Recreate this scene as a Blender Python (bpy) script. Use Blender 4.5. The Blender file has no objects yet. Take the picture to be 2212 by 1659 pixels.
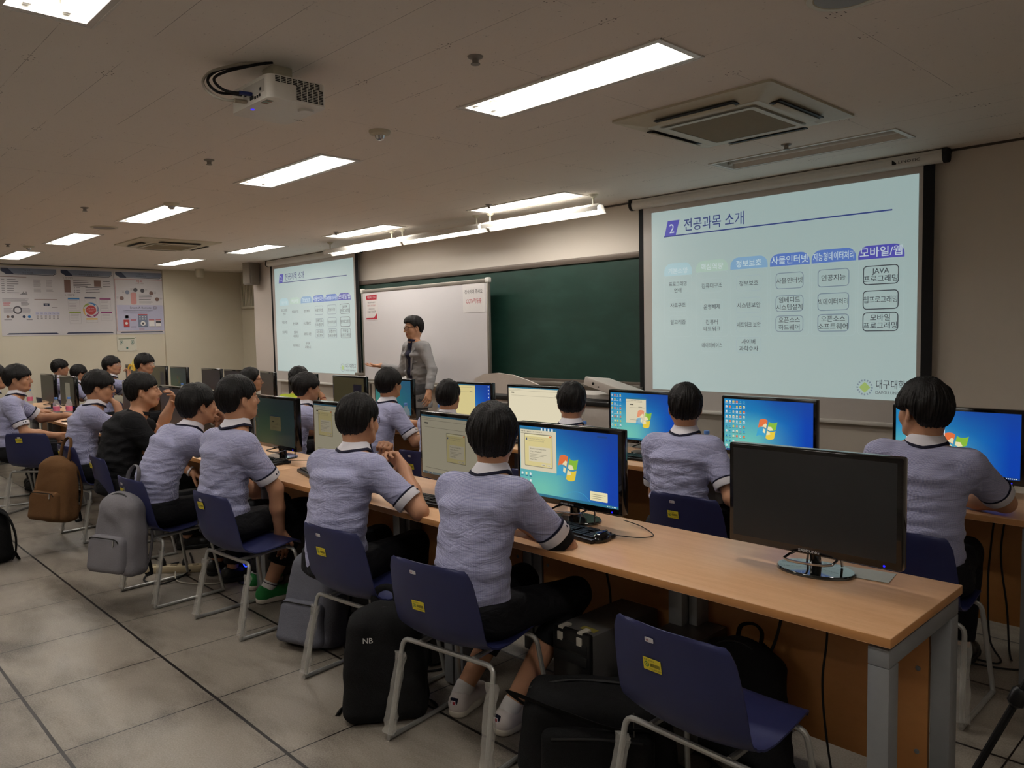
import bpy, bmesh, math, random
import numpy as np
from mathutils import Vector, Matrix

# ------------------------------------------------------------------ camera, world, exposure
SC = bpy.context.scene
COL = SC.collection
def make_camera():
    yaw, pitch, roll, hc = -0.804886, -0.0678734, -0.01944103, 1.53
    fw = Vector((math.sin(yaw)*math.cos(pitch), math.cos(yaw)*math.cos(pitch), math.sin(pitch)))
    r0 = Vector((math.cos(yaw), -math.sin(yaw), 0)); u0 = r0.cross(fw)
    r = r0*math.cos(roll)+u0*math.sin(roll); u = -r0*math.sin(roll)+u0*math.cos(roll)
    cam = bpy.data.cameras.new('camera'); o = bpy.data.objects.new('camera', cam); COL.objects.link(o)
    cam.sensor_width = 36; cam.lens = 1684.36/2212*36; cam.clip_start = .05
    o.matrix_world = Matrix(((r.x,u.x,-fw.x,0),(r.y,u.y,-fw.y,0),(r.z,u.z,-fw.z,hc),(0,0,0,1)))
    SC.camera = o
make_camera()
W = bpy.data.worlds.new('world'); SC.world = W; W.use_nodes = True
W.node_tree.nodes['Background'].inputs[0].default_value = (.9,.95,1,1)
W.node_tree.nodes['Background'].inputs[1].default_value = .03
SC.view_settings.view_transform = 'Standard'; SC.view_settings.look = 'None'
SC.view_settings.gamma = 1; SC.view_settings.use_curve_mapping = False
SC.view_settings.exposure = 0.0
LAMP_W = 21.0            # watts of each ceiling fixture
BOARD_W = 4.5           # watts of each chalkboard light
CEIL = 2.68
rng = random.Random(7)

# ------------------------------------------------------------------ materials
def lin(h):
    if isinstance(h, str):
        h = h.lstrip('#'); c = [int(h[i:i+2],16)/255 for i in (0,2,4)]
        return tuple(x/12.92 if x <= .04045 else ((x+.055)/1.055)**2.4 for x in c)
    return tuple(h)
class NT:
    def __init__(s, name):
        s.m = bpy.data.materials.new(name); s.m.use_nodes = True; s.t = s.m.node_tree
        s.b = s.t.nodes['Principled BSDF']; s.out = s.t.nodes['Material Output']
    def n(s, typ, **kw):
        nd = s.t.nodes.new(typ)
        for k, v in kw.items():
            if k.startswith('i_'):
                key = k[2:]; key = int(key) if key.isdigit() else key
                if isinstance(v, bpy.types.NodeSocket): s.t.links.new(v, nd.inputs[key])
                else: nd.inputs[key].default_value = v
            else: setattr(nd, k, v)
        return nd
    def math(s, op, a, b=0.0, c=0.0):
        nd = s.t.nodes.new('ShaderNodeMath'); nd.operation = op
        for i, v in enumerate((a,b,c)):
            if isinstance(v, bpy.types.NodeSocket): s.t.links.new(v, nd.inputs[i])
            elif i < len(nd.inputs): nd.inputs[i].default_value = v
        return nd.outputs[0]
    def mix(s, f, a, b):
        nd = s.t.nodes.new('ShaderNodeMix'); nd.data_type = 'RGBA'
        for i, v in ((0,f),(6,a),(7,b)):
            if isinstance(v, bpy.types.NodeSocket): s.t.links.new(v, nd.inputs[i])
            elif i == 0: nd.inputs[0].default_value = v
            else: nd.inputs[i].default_value = (*lin(v),1)
        return nd.outputs[2]
    def noise(s, scale, detail=3, vec=None, rough=.55, dist=0):
        nd = s.n('ShaderNodeTexNoise', i_Scale=scale, i_Detail=detail, i_Roughness=rough, i_Distortion=dist)
        if vec is not None: s.t.links.new(vec, nd.inputs['Vector'])
        return nd.outputs[0]
    def ramp(s, f, lo, hi):
        nd = s.n('ShaderNodeMapRange', i_0=f, i_1=lo, i_2=hi); return nd.outputs[0]
    def coords(s, kind='Object', scale=None):
        o = s.n('ShaderNodeTexCoord').outputs[kind]
        if scale:
            mp = s.n('ShaderNodeMapping', i_Scale=scale); s.t.links.new(o, mp.inputs[0]); o = mp.outputs[0]
        return o
    def xyz(s, v):
        nd = s.n('ShaderNodeSeparateXYZ', i_0=v); return nd.outputs
    def line(s, v, off, per, wid):      # 1 within wid/2 of every off + k*per
        a = s.math('PINGPONG', s.math('SUBTRACT', v, off), per/2)
        return s.math('LESS_THAN', a, wid/2)
    def set(s, **kw):
        for k, v in kw.items():
            key = {'color':'Base Color','rough':'Roughness','metal':'Metallic','spec':'Specular IOR Level','coat':'Coat Weight',
                   'alpha':'Alpha','trans':'Transmission Weight','ior':'IOR','em':'Emission Color','es':'Emission Strength','normal':'Normal','sheen':'Sheen Weight','sss':'Subsurface Weight'}[k]
            if isinstance(v, bpy.types.NodeSocket): s.t.links.new(v, s.b.inputs[key])
            elif key in ('Base Color','Emission Color'): s.b.inputs[key].default_value = (*lin(v),1)
            else: s.b.inputs[key].default_value = v
        return s
    def bump(s, h, strength=.3, dist=.01):
        nd = s.n('ShaderNodeBump', i_Strength=strength, i_Distance=dist, i_Height=h); s.set(normal=nd.outputs[0]); return s
MATS = {}
def mat(name, color='#888888', rough=.5, metal=0, spec=.5, var=.06, bump=0, scale=40, es=0, em=None, coat=0, alpha=1, trans=0, ior=1.45, sheen=0):
    if name in MATS: return MATS[name]
    t = NT(name); c = lin(color)
    if var:
        f = t.noise(scale, 3, t.coords())
        t.set(color=t.mix(f, tuple(x*(1-var) for x in c), tuple(min(1,x*(1+var)) for x in c)))
        if bump: t.bump(f, bump, .004)
    else: t.set(color=color)
    t.set(rough=rough, metal=metal, spec=spec, coat=coat, alpha=alpha, trans=trans, ior=ior, sheen=sheen)
    if es: t.set(em=em or color, es=es)
    MATS[name] = t.m; return t.m

# ------------------------------------------------------------------ mesh builder
def basis(o, ux, uz):
    ux = Vector(ux).normalized(); uz = Vector(uz).normalized(); uy = uz.cross(ux)
    m = Matrix((ux,uy,uz)).transposed().to_4x4(); m.translation = Vector(o); return m
class MB:
    def __init__(s): s.v = []; s.f = []; s.m = []
    def add(s, vs, fs, mi=0, M=None):
        b = len(s.v)
        if M is not None: vs = [M @ Vector(p) for p in vs]
        s.v += [tuple(p) for p in vs]; s.f += [tuple(i+b for i in f) for f in fs]
        s.m += [mi]*len(fs); return s
    def box(s, lo, hi, mi=0, bev=0, M=None):
        if bev <= 0:
            x0,y0,z0 = lo; x1,y1,z1 = hi
            vs = [(x0,y0,z0),(x1,y0,z0),(x1,y1,z0),(x0,y1,z0),(x0,y0,z1),(x1,y0,z1),(x1,y1,z1),(x0,y1,z1)]
            return s.add(vs, [(0,3,2,1),(4,5,6,7),(0,1,5,4),(1,2,6,5),(2,3,7,6),(3,0,4,7)], mi, M)
        bm = bmesh.new(); bmesh.ops.create_cube(bm, size=1)
        for v in bm.verts: v.co = Vector([lo[i]+(v.co[i]+.5)*(hi[i]-lo[i]) for i in range(3)])
        bmesh.ops.bevel(bm, geom=bm.edges[:], offset=bev, segments=2, affect='EDGES', profile=.5)
        bm.verts.index_update(); vs = [v.co.copy() for v in bm.verts]; fs = [[v.index for v in f.verts] for f in bm.faces]; bm.free()
        return s.add(vs, fs, mi, M)
    def tube(s, pts, r, seg=8, mi=0, closed=False, smooth=0, M=None, flat=1.0):
        P = [Vector(p) for p in pts]; n0 = len(P)
        rs = list(r) if isinstance(r, (list,tuple)) else [r]*n0
        if smooth:
            Q, R = [], []
            rngi = range(n0 if closed else n0-1)
            for i in rngi:
                p0 = P[(i-1)%n0] if (closed or i > 0) else P[0]; p1 = P[i]; p2 = P[(i+1)%n0]
                p3 = P[(i+2)%n0] if (closed or i+2 < n0) else P[-1]
                for j in range(smooth):
                    t = j/smooth
                    Q.append(.5*((2*p1)+(p2-p0)*t+(2*p0-5*p1+4*p2-p3)*t*t+(3*p1-p0-3*p2+p3)*t**3))
                    R.append(rs[i]*(1-t)+rs[(i+1)%n0]*t)
            if not closed: Q.append(P[-1]); R.append(rs[-1])
            P, rs = Q, R
        n = len(P); vs = []; up = None
        for i in range(n):
            a = P[(i-1)%n] if (closed or i) else P[0]; b = P[(i+1)%n] if (closed or i < n-1) else P[-1]
            d = (b-a).normalized()
            if up is None:
                up = Vector((0,0,1)) if abs(d.z) < .9 else Vector((1,0,0))
            x = up.cross(d); x = x.normalized() if x.length > 1e-6 else Vector((1,0,0)); y = d.cross(x).normalized(); up = y
            for k in range(seg):
                t = 2*math.pi*k/seg; vs.append(P[i]+x*(math.cos(t)*rs[i])+y*(math.sin(t)*rs[i]*flat))
        fs = []
        for i in range(n if closed else n-1):
            j = (i+1)%n
            for k in range(seg):
                l = (k+1)%seg; fs.append((i*seg+k, i*seg+l, j*seg+l, j*seg+k))
        if not closed:
            fs.append(tuple(range(seg-1,-1,-1))); fs.append(tuple((n-1)*seg+k for k in range(seg)))
        return s.add(vs, fs, mi, M)
    def strap(s, pts, w, t, mi=0, side=(1,0,0), smooth=4, M=None):      # a flat band along pts
        return s.tube(pts, [w/2]*len(pts), 8, mi, smooth=smooth, M=M, flat=t/w)
    def lathe(s, prof, seg=24, mi=0, M=None, sx=1, sy=1):
        vs = []; fs = []; n = len(prof)
        for r, z in prof:
            for k in range(seg):
                t = 2*math.pi*k/seg; vs.append((r*sx*math.cos(t), r*sy*math.sin(t), z))
        for i in range(n-1):
            for k in range(seg):
                l = (k+1)%seg; fs.append((i*seg+k, i*seg+l, (i+1)*seg+l, (i+1)*seg+k))
        if prof[0][0] > 1e-5: fs.append(tuple(range(seg-1,-1,-1)))
        if prof[-1][0] > 1e-5: fs.append(tuple((n-1)*seg+k for k in range(seg)))
        return s.add(vs, fs, mi, M)
    def poly(s, pts, M, mi=0, thick=0, z=0):      # flat outline in M's xy plane, lifted z, optional thickness
        n = len(pts)
        if not thick: return s.add([(x,y,z) for x,y in pts], [tuple(range(n))], mi, M)
        vs = [(x,y,z) for x,y in pts]+[(x,y,z+thick) for x,y in pts]
        fs = [tuple(range(n-1,-1,-1)), tuple(range(n,2*n))]+[(i,(i+1)%n,n+(i+1)%n,n+i) for i in range(n)]
        return s.add(vs, fs, mi, M)
    def rect(s, x0, y0, x1, y1, M, mi=0, z=0, thick=0): return s.poly([(x0,y0),(x1,y0),(x1,y1),(x0,y1)], M, mi, thick, z)
    def frame(s, outer, inner, M, mi=0, z=0):
        n = len(outer); vs = [(x,y,z) for x,y in outer]+[(x,y,z) for x,y in inner]
        return s.add(vs, [(i,(i+1)%n,n+(i+1)%n,n+i) for i in range(n)], mi, M)
    def text(s, body, size, x, y, M, mi=0, z=0, align='CENTER', sx=1, off=0.0, maxw=None):
        vs, fs, w = text_mesh(body, align, off)
        k = size*sx
        if maxw and w*k > maxw: k = maxw/w
        return s.add([(x+a*k, y+b*size, z) for a,b in vs], fs, mi, M)
    def build(s, name, mats, parent=None, smooth=True, angle=35, loc=None):
        me = bpy.data.meshes.new(name); me.from_pydata(s.v, [], s.f)
        if not isinstance(mats, (list,tuple)): mats = [mats]
        for m in mats: me.materials.append(m)
        if len(mats) > 1: me.polygons.foreach_set('material_index', s.m)
        if smooth:
            me.polygons.foreach_set('use_smooth', [True]*len(me.polygons)); me.set_sharp_from_angle(angle=math.radians(angle))
        me.update(); return link(name, me, parent, loc)
def link(name, data, parent=None, loc=None):
    o = bpy.data.objects.new(name, data); COL.objects.link(o)
    if parent is not None: o.parent = parent
    if loc is not None: o.location = loc
    return o
_tc = {}
def text_mesh(body, align='CENTER', off=0.0):
    key = (body, align, off)
    if key not in _tc:
        cu = bpy.data.curves.new('lettering', 'FONT'); cu.body = body; cu.align_x = align; cu.size = 1; cu.resolution_u = 2; cu.offset = off; cu.space_line = .95
        o = bpy.data.objects.new('lettering', cu); COL.objects.link(o)
        dg = bpy.context.evaluated_depsgraph_get(); me = bpy.data.meshes.new_from_object(o.evaluated_get(dg))
        vs = [(v.co.x, v.co.y) for v in me.vertices]; fs = [tuple(p.vertices) for p in me.polygons]
        bpy.data.objects.remove(o); bpy.data.curves.remove(cu); bpy.data.meshes.remove(me)
        w = (max(v[0] for v in vs)-min(v[0] for v in vs)) if vs else 0
        _tc[key] = (vs, fs, w)
    return _tc[key]
def rrect(x0, y0, x1, y1, r, seg=4):
    pts = []
    for cx, cy, a in ((x1-r,y1-r,0),(x0+r,y1-r,90),(x0+r,y0+r,180),(x1-r,y0+r,270)):
        for k in range(seg+1):
            t = math.radians(a+90*k/seg); pts.append((cx+r*math.cos(t), cy+r*math.sin(t)))
    return pts
def thing(name, label, cat, loc=(0,0,0), rz=0, group=None):
    o = link(name, None, None, loc); o.rotation_euler = (0,0,math.radians(rz)); o.empty_display_size = .1
    return tag(o, label, cat, group)
def tag(o, label=None, cat=None, group=None, kind=None):
    for k, v in (('label',label),('category',cat),('group',group),('kind',kind)):
        if v: o[k] = v
    return o
def copy_tree(o, parent=None):
    c = o.copy(); COL.objects.link(c)
    if parent is not None: c.parent = parent
    for ch in list(o.children): copy_tree(ch, c)
    return c
def struct(name, mb, m, **kw):
    o = mb.build(name, m, **kw); o['kind'] = 'structure'; return o
# ------------------------------------------------------------------ room shell
XL, XR, YB, YF = -13.7, 1.6, -3.2, 5.8
def floor_material():
    t = NT('floor_tiles'); c = t.coords(); x, y, z = t.xyz(c)
    wob = t.math('MULTIPLY', t.math('SUBTRACT', t.noise(1.3, 2, c), .5), .01)
    yl = t.math('ADD', y, wob)
    thick = t.line(yl, 1.303, .585, .013); thin = t.line(x, -3.2, .622, .0065)
    lines = t.math('MAXIMUM', thick, thin)
    st = t.noise(1.0, 4, t.coords('Object', (.9,2.6,1)), .6, .6)
    st2 = t.noise(2.3, 5, t.coords('Object', (1.2,2.2,1)), .65)
    fine = t.noise(160, 2, c); sp = t.noise(38, 4, c, .7)
    # dirt gathers along the tile joints
    ed = t.math('MINIMUM', t.math('PINGPONG', t.math('SUBTRACT', x, -3.2), .311), t.math('PINGPONG', t.math('SUBTRACT', y, 1.303), .2925))
    edge = t.math('MULTIPLY', t.ramp(ed, .16, .0), t.ramp(st2, .42, .62))
    dirt = t.math('MINIMUM', t.math('ADD', t.math('MULTIPLY', t.ramp(st, .47, .68), .75), t.math('MULTIPLY', edge, .8)), 1)
    col = t.mix(dirt, '#837b70', '#494137')
    col = t.mix(t.math('MULTIPLY', t.ramp(fine, .35, .7), .25), col, '#c2bbb0')
    col = t.mix(t.math('MULTIPLY', t.math('GREATER_THAN', sp, .66), .5), col, '#6a6157')
    col = t.mix(lines, col, '#16110f')
    t.set(color=col, spec=.45, rough=t.math('ADD', t.math('MULTIPLY', t.noise(6, 4, c), .35), .22))
    t.bump(t.math('SUBTRACT', t.math('MULTIPLY', fine, .25), lines), .35, .004); return t.m
def ceiling_material():
    t = NT('ceiling_board'); c = t.coords(); x, y, z = t.xyz(c)
    fis = t.noise(1.0, 3, t.coords('Object', (38,150,1)), .6); dots = t.noise(55, 1, c)
    m = t.math('MAXIMUM', t.math('MULTIPLY', t.math('GREATER_THAN', fis, .68), .28), t.math('MULTIPLY', t.math('GREATER_THAN', dots, .77), .6))
    br = t.noise(1.7, 2, c)
    lx = t.math('MULTIPLY', t.line(x, -1.9, .6, .0025), t.ramp(br, .5, .6)); ly = t.math('MULTIPLY', t.line(y, 2.66, .3, .0025), t.ramp(br, .52, .45))
    m2 = t.math('MULTIPLY', t.math('MAXIMUM', lx, ly), .55)
    # three nail heads beside every board corner
    nx = t.math('PINGPONG', t.math('SUBTRACT', x, -1.9), .3); ny = t.math('PINGPONG', t.math('SUBTRACT', y, 2.66), .15)
    def dot(ax, ay): return t.math('LESS_THAN', t.math('ADD', t.math('POWER', t.math('SUBTRACT', nx, ax), 2), t.math('POWER', t.math('SUBTRACT', ny, ay), 2)), .000012)
    nails = t.math('MULTIPLY', t.math('MAXIMUM', dot(.012,.02), dot(.035,.006)), t.ramp(t.noise(2.5, 1, c), .45, .55))
    col = t.mix(m, '#eae3da', '#9d948b'); col = t.mix(m2, col, '#4a4038'); col = t.mix(nails, col, '#3a332d')
    t.set(color=col, rough=.85, spec=.2); t.bump(t.math('ADD', t.math('MULTIPLY', fis, .6), t.math('MULTIPLY', dots, .4)), .15, .004); return t.m
def wall_material(name, c1, c2, pans=None):
    t = NT(name); c = t.coords(); f = t.noise(1.1, 3, c); g = t.noise(120, 2, c)
    t.set(color=t.mix(f, c1, c2), rough=.7, spec=.25); t.bump(g, .08, .002); return t.m
M_FLOOR, M_CEIL = floor_material(), ceiling_material()
M_WL = wall_material('wall_paint_cream', '#d8d1be', '#d0c8b4'); M_WF = wall_material('wall_paint_beige', '#ddd5ca', '#d6cdc1')
M_PIL = wall_material('wall_paint_pale', '#d9d0c8', '#d2c8c0')
b = MB(); b.box((XL-.1,YB-.1,-.1),(XR+.1,6.6,0)); struct('floor', b, M_FLOOR, smooth=False)
# ceiling fixtures: centres (x, y), long side along x
LAMPS = [(-2.5,2.81),(-5.1,2.80),(-7.63,2.74),(-10.03,2.66),(-12.3,2.6), (-5.05,5.06),(-7.56,4.98),(-9.92,4.83),(-12.2,4.72),
         (-2.57,.80),(-5.1,.75),(-7.6,.72),(-10.1,.7),(-2.55,-1.4),(-5.1,-1.4),(.1,.8)]  # all but the first here are unseen, assumed and added for even light
OFF_LAMP = (-2.42,5.06)
HOLES = [(x-.615,y-.145,x+.615,y+.145) for x,y in LAMPS+[OFF_LAMP]]
def ceiling():
    b = MB(); xs = sorted({XL-.1,XR+.1}|{h[0] for h in HOLES}|{h[2] for h in HOLES}); ys = sorted({YB-.1,6.6}|{h[1] for h in HOLES}|{h[3] for h in HOLES})
    nx, ny = len(xs), len(ys); b.v = [(x,y,CEIL) for y in ys for x in xs]
    for j in range(ny-1):
        for i in range(nx-1):
            cx, cy = (xs[i]+xs[i+1])/2, (ys[j]+ys[j+1])/2
            if any(h[0]<cx<h[2] and h[1]<cy<h[3] for h in HOLES): continue
            b.f.append((j*nx+i,(j+1)*nx+i,(j+1)*nx+i+1,j*nx+i+1)); b.m.append(0)
    struct('ceiling', b, M_CEIL, smooth=False)
ceiling()
b = MB(); b.box((-12.0,YF,0),(XR+.1,YF+.15,CEIL)); struct('wall_front', b, M_WF, smooth=False)
b = MB(); b.box((XL-.15,YB-.1,0),(XL,6.6,CEIL)); b.box((XL,4.98,0),(XL+.05,6.45,CEIL)); struct('wall_left', b, M_WL, smooth=False)
b = MB(); b.box((XL,6.35,0),(-11.9,6.5,CEIL)); struct('wall_front_recess', b, M_WL, smooth=False)
b = MB(); b.box((-12.0,YF-.005,0),(-11.2,6.4,CEIL)); struct('wall_front_pillar', b, M_PIL, smooth=False)
b = MB(); b.box((XL-.1,YB-.15,0),(XR+.1,YB,CEIL)); struct('wall_back', b, M_WF, smooth=False)
b = MB(); b.box((XR,YB-.1,0),(XR+.15,6,CEIL)); struct('wall_right', b, M_WF, smooth=False)
M_TRIM = mat('trim_brown','#4f463e',.6); 
b = MB(); b.box((-11.2,YF-.012,0),(XR,YF,.1)); struct('baseboard_front', b, M_TRIM, smooth=False)
b = MB(); b.box((XL,YB,0),(XL+.012,4.97,.1)); struct('baseboard_left', b, M_TRIM, smooth=False)
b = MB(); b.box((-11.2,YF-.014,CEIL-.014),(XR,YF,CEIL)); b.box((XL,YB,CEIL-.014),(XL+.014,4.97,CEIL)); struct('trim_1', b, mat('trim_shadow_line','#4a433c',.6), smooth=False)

# ------------------------------------------------------------------ ceiling fixtures
M_WHITE = mat('white_enamel','#dedbd4',.35); M_GREYP = mat('grey_plastic','#8d8983',.5); M_DARK = mat('black_plastic','#111113',.35,var=.1); M_BLK2 = mat('matt_black','#0e0e0f',.7,var=.1)
M_TUBE = mat('lit_tube','#ffffff',.3,var=0,es=6.0,em='#fff8ee'); M_TUBEOFF = mat('unlit_tube','#d8d6d0',.3,var=0); M_CHROME = mat('chrome','#c9c9cc',.15,metal=1,var=0)
def fixture(lit=True):
    t = thing('ceiling_light', 'x', 'light')
    b = MB(); hx, hy = .612, .142
    b.frame([(-hx-.02,-hy-.02),(hx+.02,-hy-.02),(hx+.02,hy+.02),(-hx-.02,hy+.02)],[(-hx+.012,-hy+.012),(hx-.012,-hy+.012),(hx-.012,hy-.012),(-hx+.012,hy-.012)], basis((0,0,-.004),(1,0,0),(0,0,1)))
    b.box((-hx-.02,-hy-.02,-.006),(hx+.02,-hy-.012,.0)); b.box((-hx-.02,hy+.012,-.006),(hx+.02,hy+.02,.0)); b.box((-hx-.02,-hy,-.006),(-hx-.012,hy,0)); b.box((hx+.012,-hy,-.006),(hx+.02,hy,0))
    b.build('frame', M_WHITE, t, smooth=False)
    b = MB(); P = [(-.13,-.003),(-.10,.06),(-.05,.075),(-.005,.045),(.005,.045),(.05,.075),(.10,.06),(.13,-.003)]
    vs = [(sx*.6,y,z) for sx in (-1,1) for y,z in P]; n = len(P)
    b.add(vs, [(i,i+1,n+i+1,n+i) for i in range(n-1)]+[tuple(range(n)),tuple(range(2*n-1,n-1,-1))])
    b.build('reflector', M_WHITE, t, smooth=False)
    for sy in (-.062,.062):
        b = MB(); b.tube([(-.575,sy,.032),(.575,sy,.032)], .014, 10); tb = b.build('tube', M_TUBE if lit else M_TUBEOFF, t)
        for sx in (-1,1): b = MB(); b.box((sx*.585-.012,sy-.014,.012),(sx*.585+.012,sy+.014,.06), bev=.003); b.build('lamp_holder', M_WHITE, tb)
    if lit:
        L = bpy.data.lights.new('tube_light','AREA'); L.shape = 'RECTANGLE'; L.size = 1.14; L.size_y = .19; L.energy = LAMP_W; L.color = (1,.955,.9)
        o = link('tube_light', L, t, (0,0,.050))
    return t
LN = {0:'long lit ceiling light nearest the ceiling air conditioner',1:'lit ceiling light behind the ceiling projector',2:'lit ceiling light beside a smoke detector, third from the projector in the middle row',
      3:'lit ceiling light behind the round ceiling speaker',4:'lit ceiling light at the far left end of the middle row',5:'lit ceiling light above the chalkboard bar light in front of the chalkboard',
      6:'lit ceiling light just above the left projection screen\'s right end',7:'lit ceiling light just left of the left projection screen\'s top',8:'small lit ceiling light nearest the posters on the left wall',
      9:'lit ceiling light cut off at the top left corner of the photo'}
proto = fixture(True)
for i,(x,y) in enumerate(LAMPS):
    o = proto if i == 0 else copy_tree(proto)
    o.location = (x,y,CEIL); o['label'] = LN.get(i, 'assumed ceiling light out of view, added to even out the room light'); o['group'] = 'recessed ceiling lights'
o = fixture(False); o.location = (*OFF_LAMP,CEIL); o['label'] = 'unlit recessed ceiling light next to the right screen\'s roller case'; o['group'] = 'recessed ceiling lights'

M_ACP = mat('aged_white_plastic','#c9c4b0',.45); M_ACG = mat('dusty_filter','#8d8268',.8,bump=.5,scale=300); M_SLOT = mat('dark_slot','#1c1714',.6)
def cassette(x, y, label):
    t = thing('ceiling_air_conditioner', label, 'air conditioner', (x,y,CEIL), 0, 'ceiling air conditioners')
    b = MB(); H = .475
    def ring(h, z): return [(p[0],p[1],z) for p in rrect(-h,-h,h,h,.02,3)]
    R = [ring(H,0),ring(H,-.012),ring(H-.13,-.04),ring(H-.14,-.045)]; n = len(R[0])
    b.add([p for r in R for p in r], [(k*n+i,(k+1)*n+i,(k+1)*n+(i+1)%n,k*n+(i+1)%n) for k in range(3) for i in range(n)]+[tuple(3*n+i for i in range(n))])
    b.build('panel', M_ACP, t, angle=20)
    b = MB(); b.box((-.25,-.25,-.052),(.25,.25,-.044)); g = b.build('intake_grille', M_ACG, t, smooth=False)
    b = MB(); b.frame(rrect(-.285,-.285,.285,.285,.02,3), rrect(-.25,-.25,.25,.25,.01,3), basis((0,0,-.054),(1,0,0),(0,0,1))); b.frame(rrect(-.285,-.285,.285,.285,.02,3), rrect(-.29,-.29,.29,.29,.02,3), basis((0,0,-.05),(1,0,0),(0,0,1)))
    b.build('grille_frame', M_ACP, g, smooth=False)
    for k in range(4):
        Mr = Matrix.Rotation(k*math.pi/2,4,'Z')
        b = MB(); b.box((-.24,-.405,-.042),(.24,-.335,-.036), 0, .002, Mr @ Matrix.Rotation(math.radians(0),4,'X')); v = b.build('air_outlet', M_SLOT, t)
        b = MB(); b.box((-.23,-.006,-.004),(.23,.03,.0), 0, .001, Mr @ Matrix.Translation((0,-.38,-.046)) @ Matrix.Rotation(math.radians(-14),4,'X')); b.build('louver', M_ACP, v)
cassette(-2.3,3.94,'four-way ceiling air conditioner with aged panel, in front of the right screen')
cassette(-9.83,3.67,'small far four-way ceiling air conditioner towards the left wall posters')
def sprinkler(x, y, label):
    b = MB(); b.lathe([(.0,0),(.034,0),(.03,-.006),(.014,-.012),(.013,-.028),(.02,-.03),(.02,-.033),(0,-.034)], 16, M=Matrix.Translation((0,0,0)))
    o = b.build('sprinkler_head', M_GREYP); o.location = (x,y,CEIL); tag(o, label, 'sprinkler', 'ceiling sprinkler heads')
for x,y,l in [(-2.504,2.232,'ceiling sprinkler nearest the camera, left of the largest lit light'),(-5.07,2.18,'ceiling sprinkler left of the light behind the projector'),(-2.41,4.78,'ceiling sprinkler above the right screen\'s roller case'),
    (-7.55,2.12,'ceiling sprinkler left of the smoke detector and light in the middle row'),(-10.9,2.2,'ceiling sprinkler at the far left, above the lamp next to the posters'),(-5.3,4.85,'ceiling sprinkler above the front light over the chalkboard'),(-7.75,4.75,'ceiling sprinkler above the light by the left screen'),(-10.3,4.6,'ceiling sprinkler left of the left screen\'s light')]: sprinkler(x,y,l)
def smoke(x, y, label):
    t = thing('smoke_detector', label, 'smoke detector', (x,y,CEIL), 0, 'ceiling smoke detectors')
    b = MB(); b.lathe([(0,0),(.062,0),(.062,-.008),(.055,-.02),(.035,-.028),(0,-.028)], 24); b.build('base', M_ACP, t)
    b = MB(); b.lathe([(.03,-.028),(.024,-.045),(.012,-.052),(0,-.052)], 16); b.build('sensor', M_CHROME, t)
smoke(-3.765,2.615,'smoke detector between the projector and the largest light'); smoke(-6.9,2.62,'smoke detector at the right end of the third middle-row light'); smoke(-11.0,2.44,'smoke detector above the far left ceiling light')
def ceil_speaker(x, y, label):
    b = MB(); b.lathe([(0,-.006),(.10,-.006),(.105,-.010),(.125,-.010),(.132,0)], 28); b2 = b
    o = b.build('ceiling_speaker', M_ACP); o.location = (x,y,CEIL); tag(o, label, 'speaker', 'round ceiling speakers')
    g = MB(); g.lathe([(0,-.009),(.10,-.009),(.10,-.006)], 28); g.build('grille', M_GREYP, o)
ceil_speaker(-8.77,2.637,'round ceiling speaker beside a middle-row ceiling light'); ceil_speaker(-1.2,2.80,'round ceiling speaker at the top edge of the photo')
# camera dome / detector on the left wall ceiling edge
b = MB(); b.lathe([(0,0),(.07,0),(.07,-.10),(.06,-.14),(0,-.15)], 18); o = b.build('ceiling_sensor', M_ACP); o.location = (-13.25,5.45,CEIL); tag(o, 'small pale sensor on the ceiling by the left wall corner', 'sensor')

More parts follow.
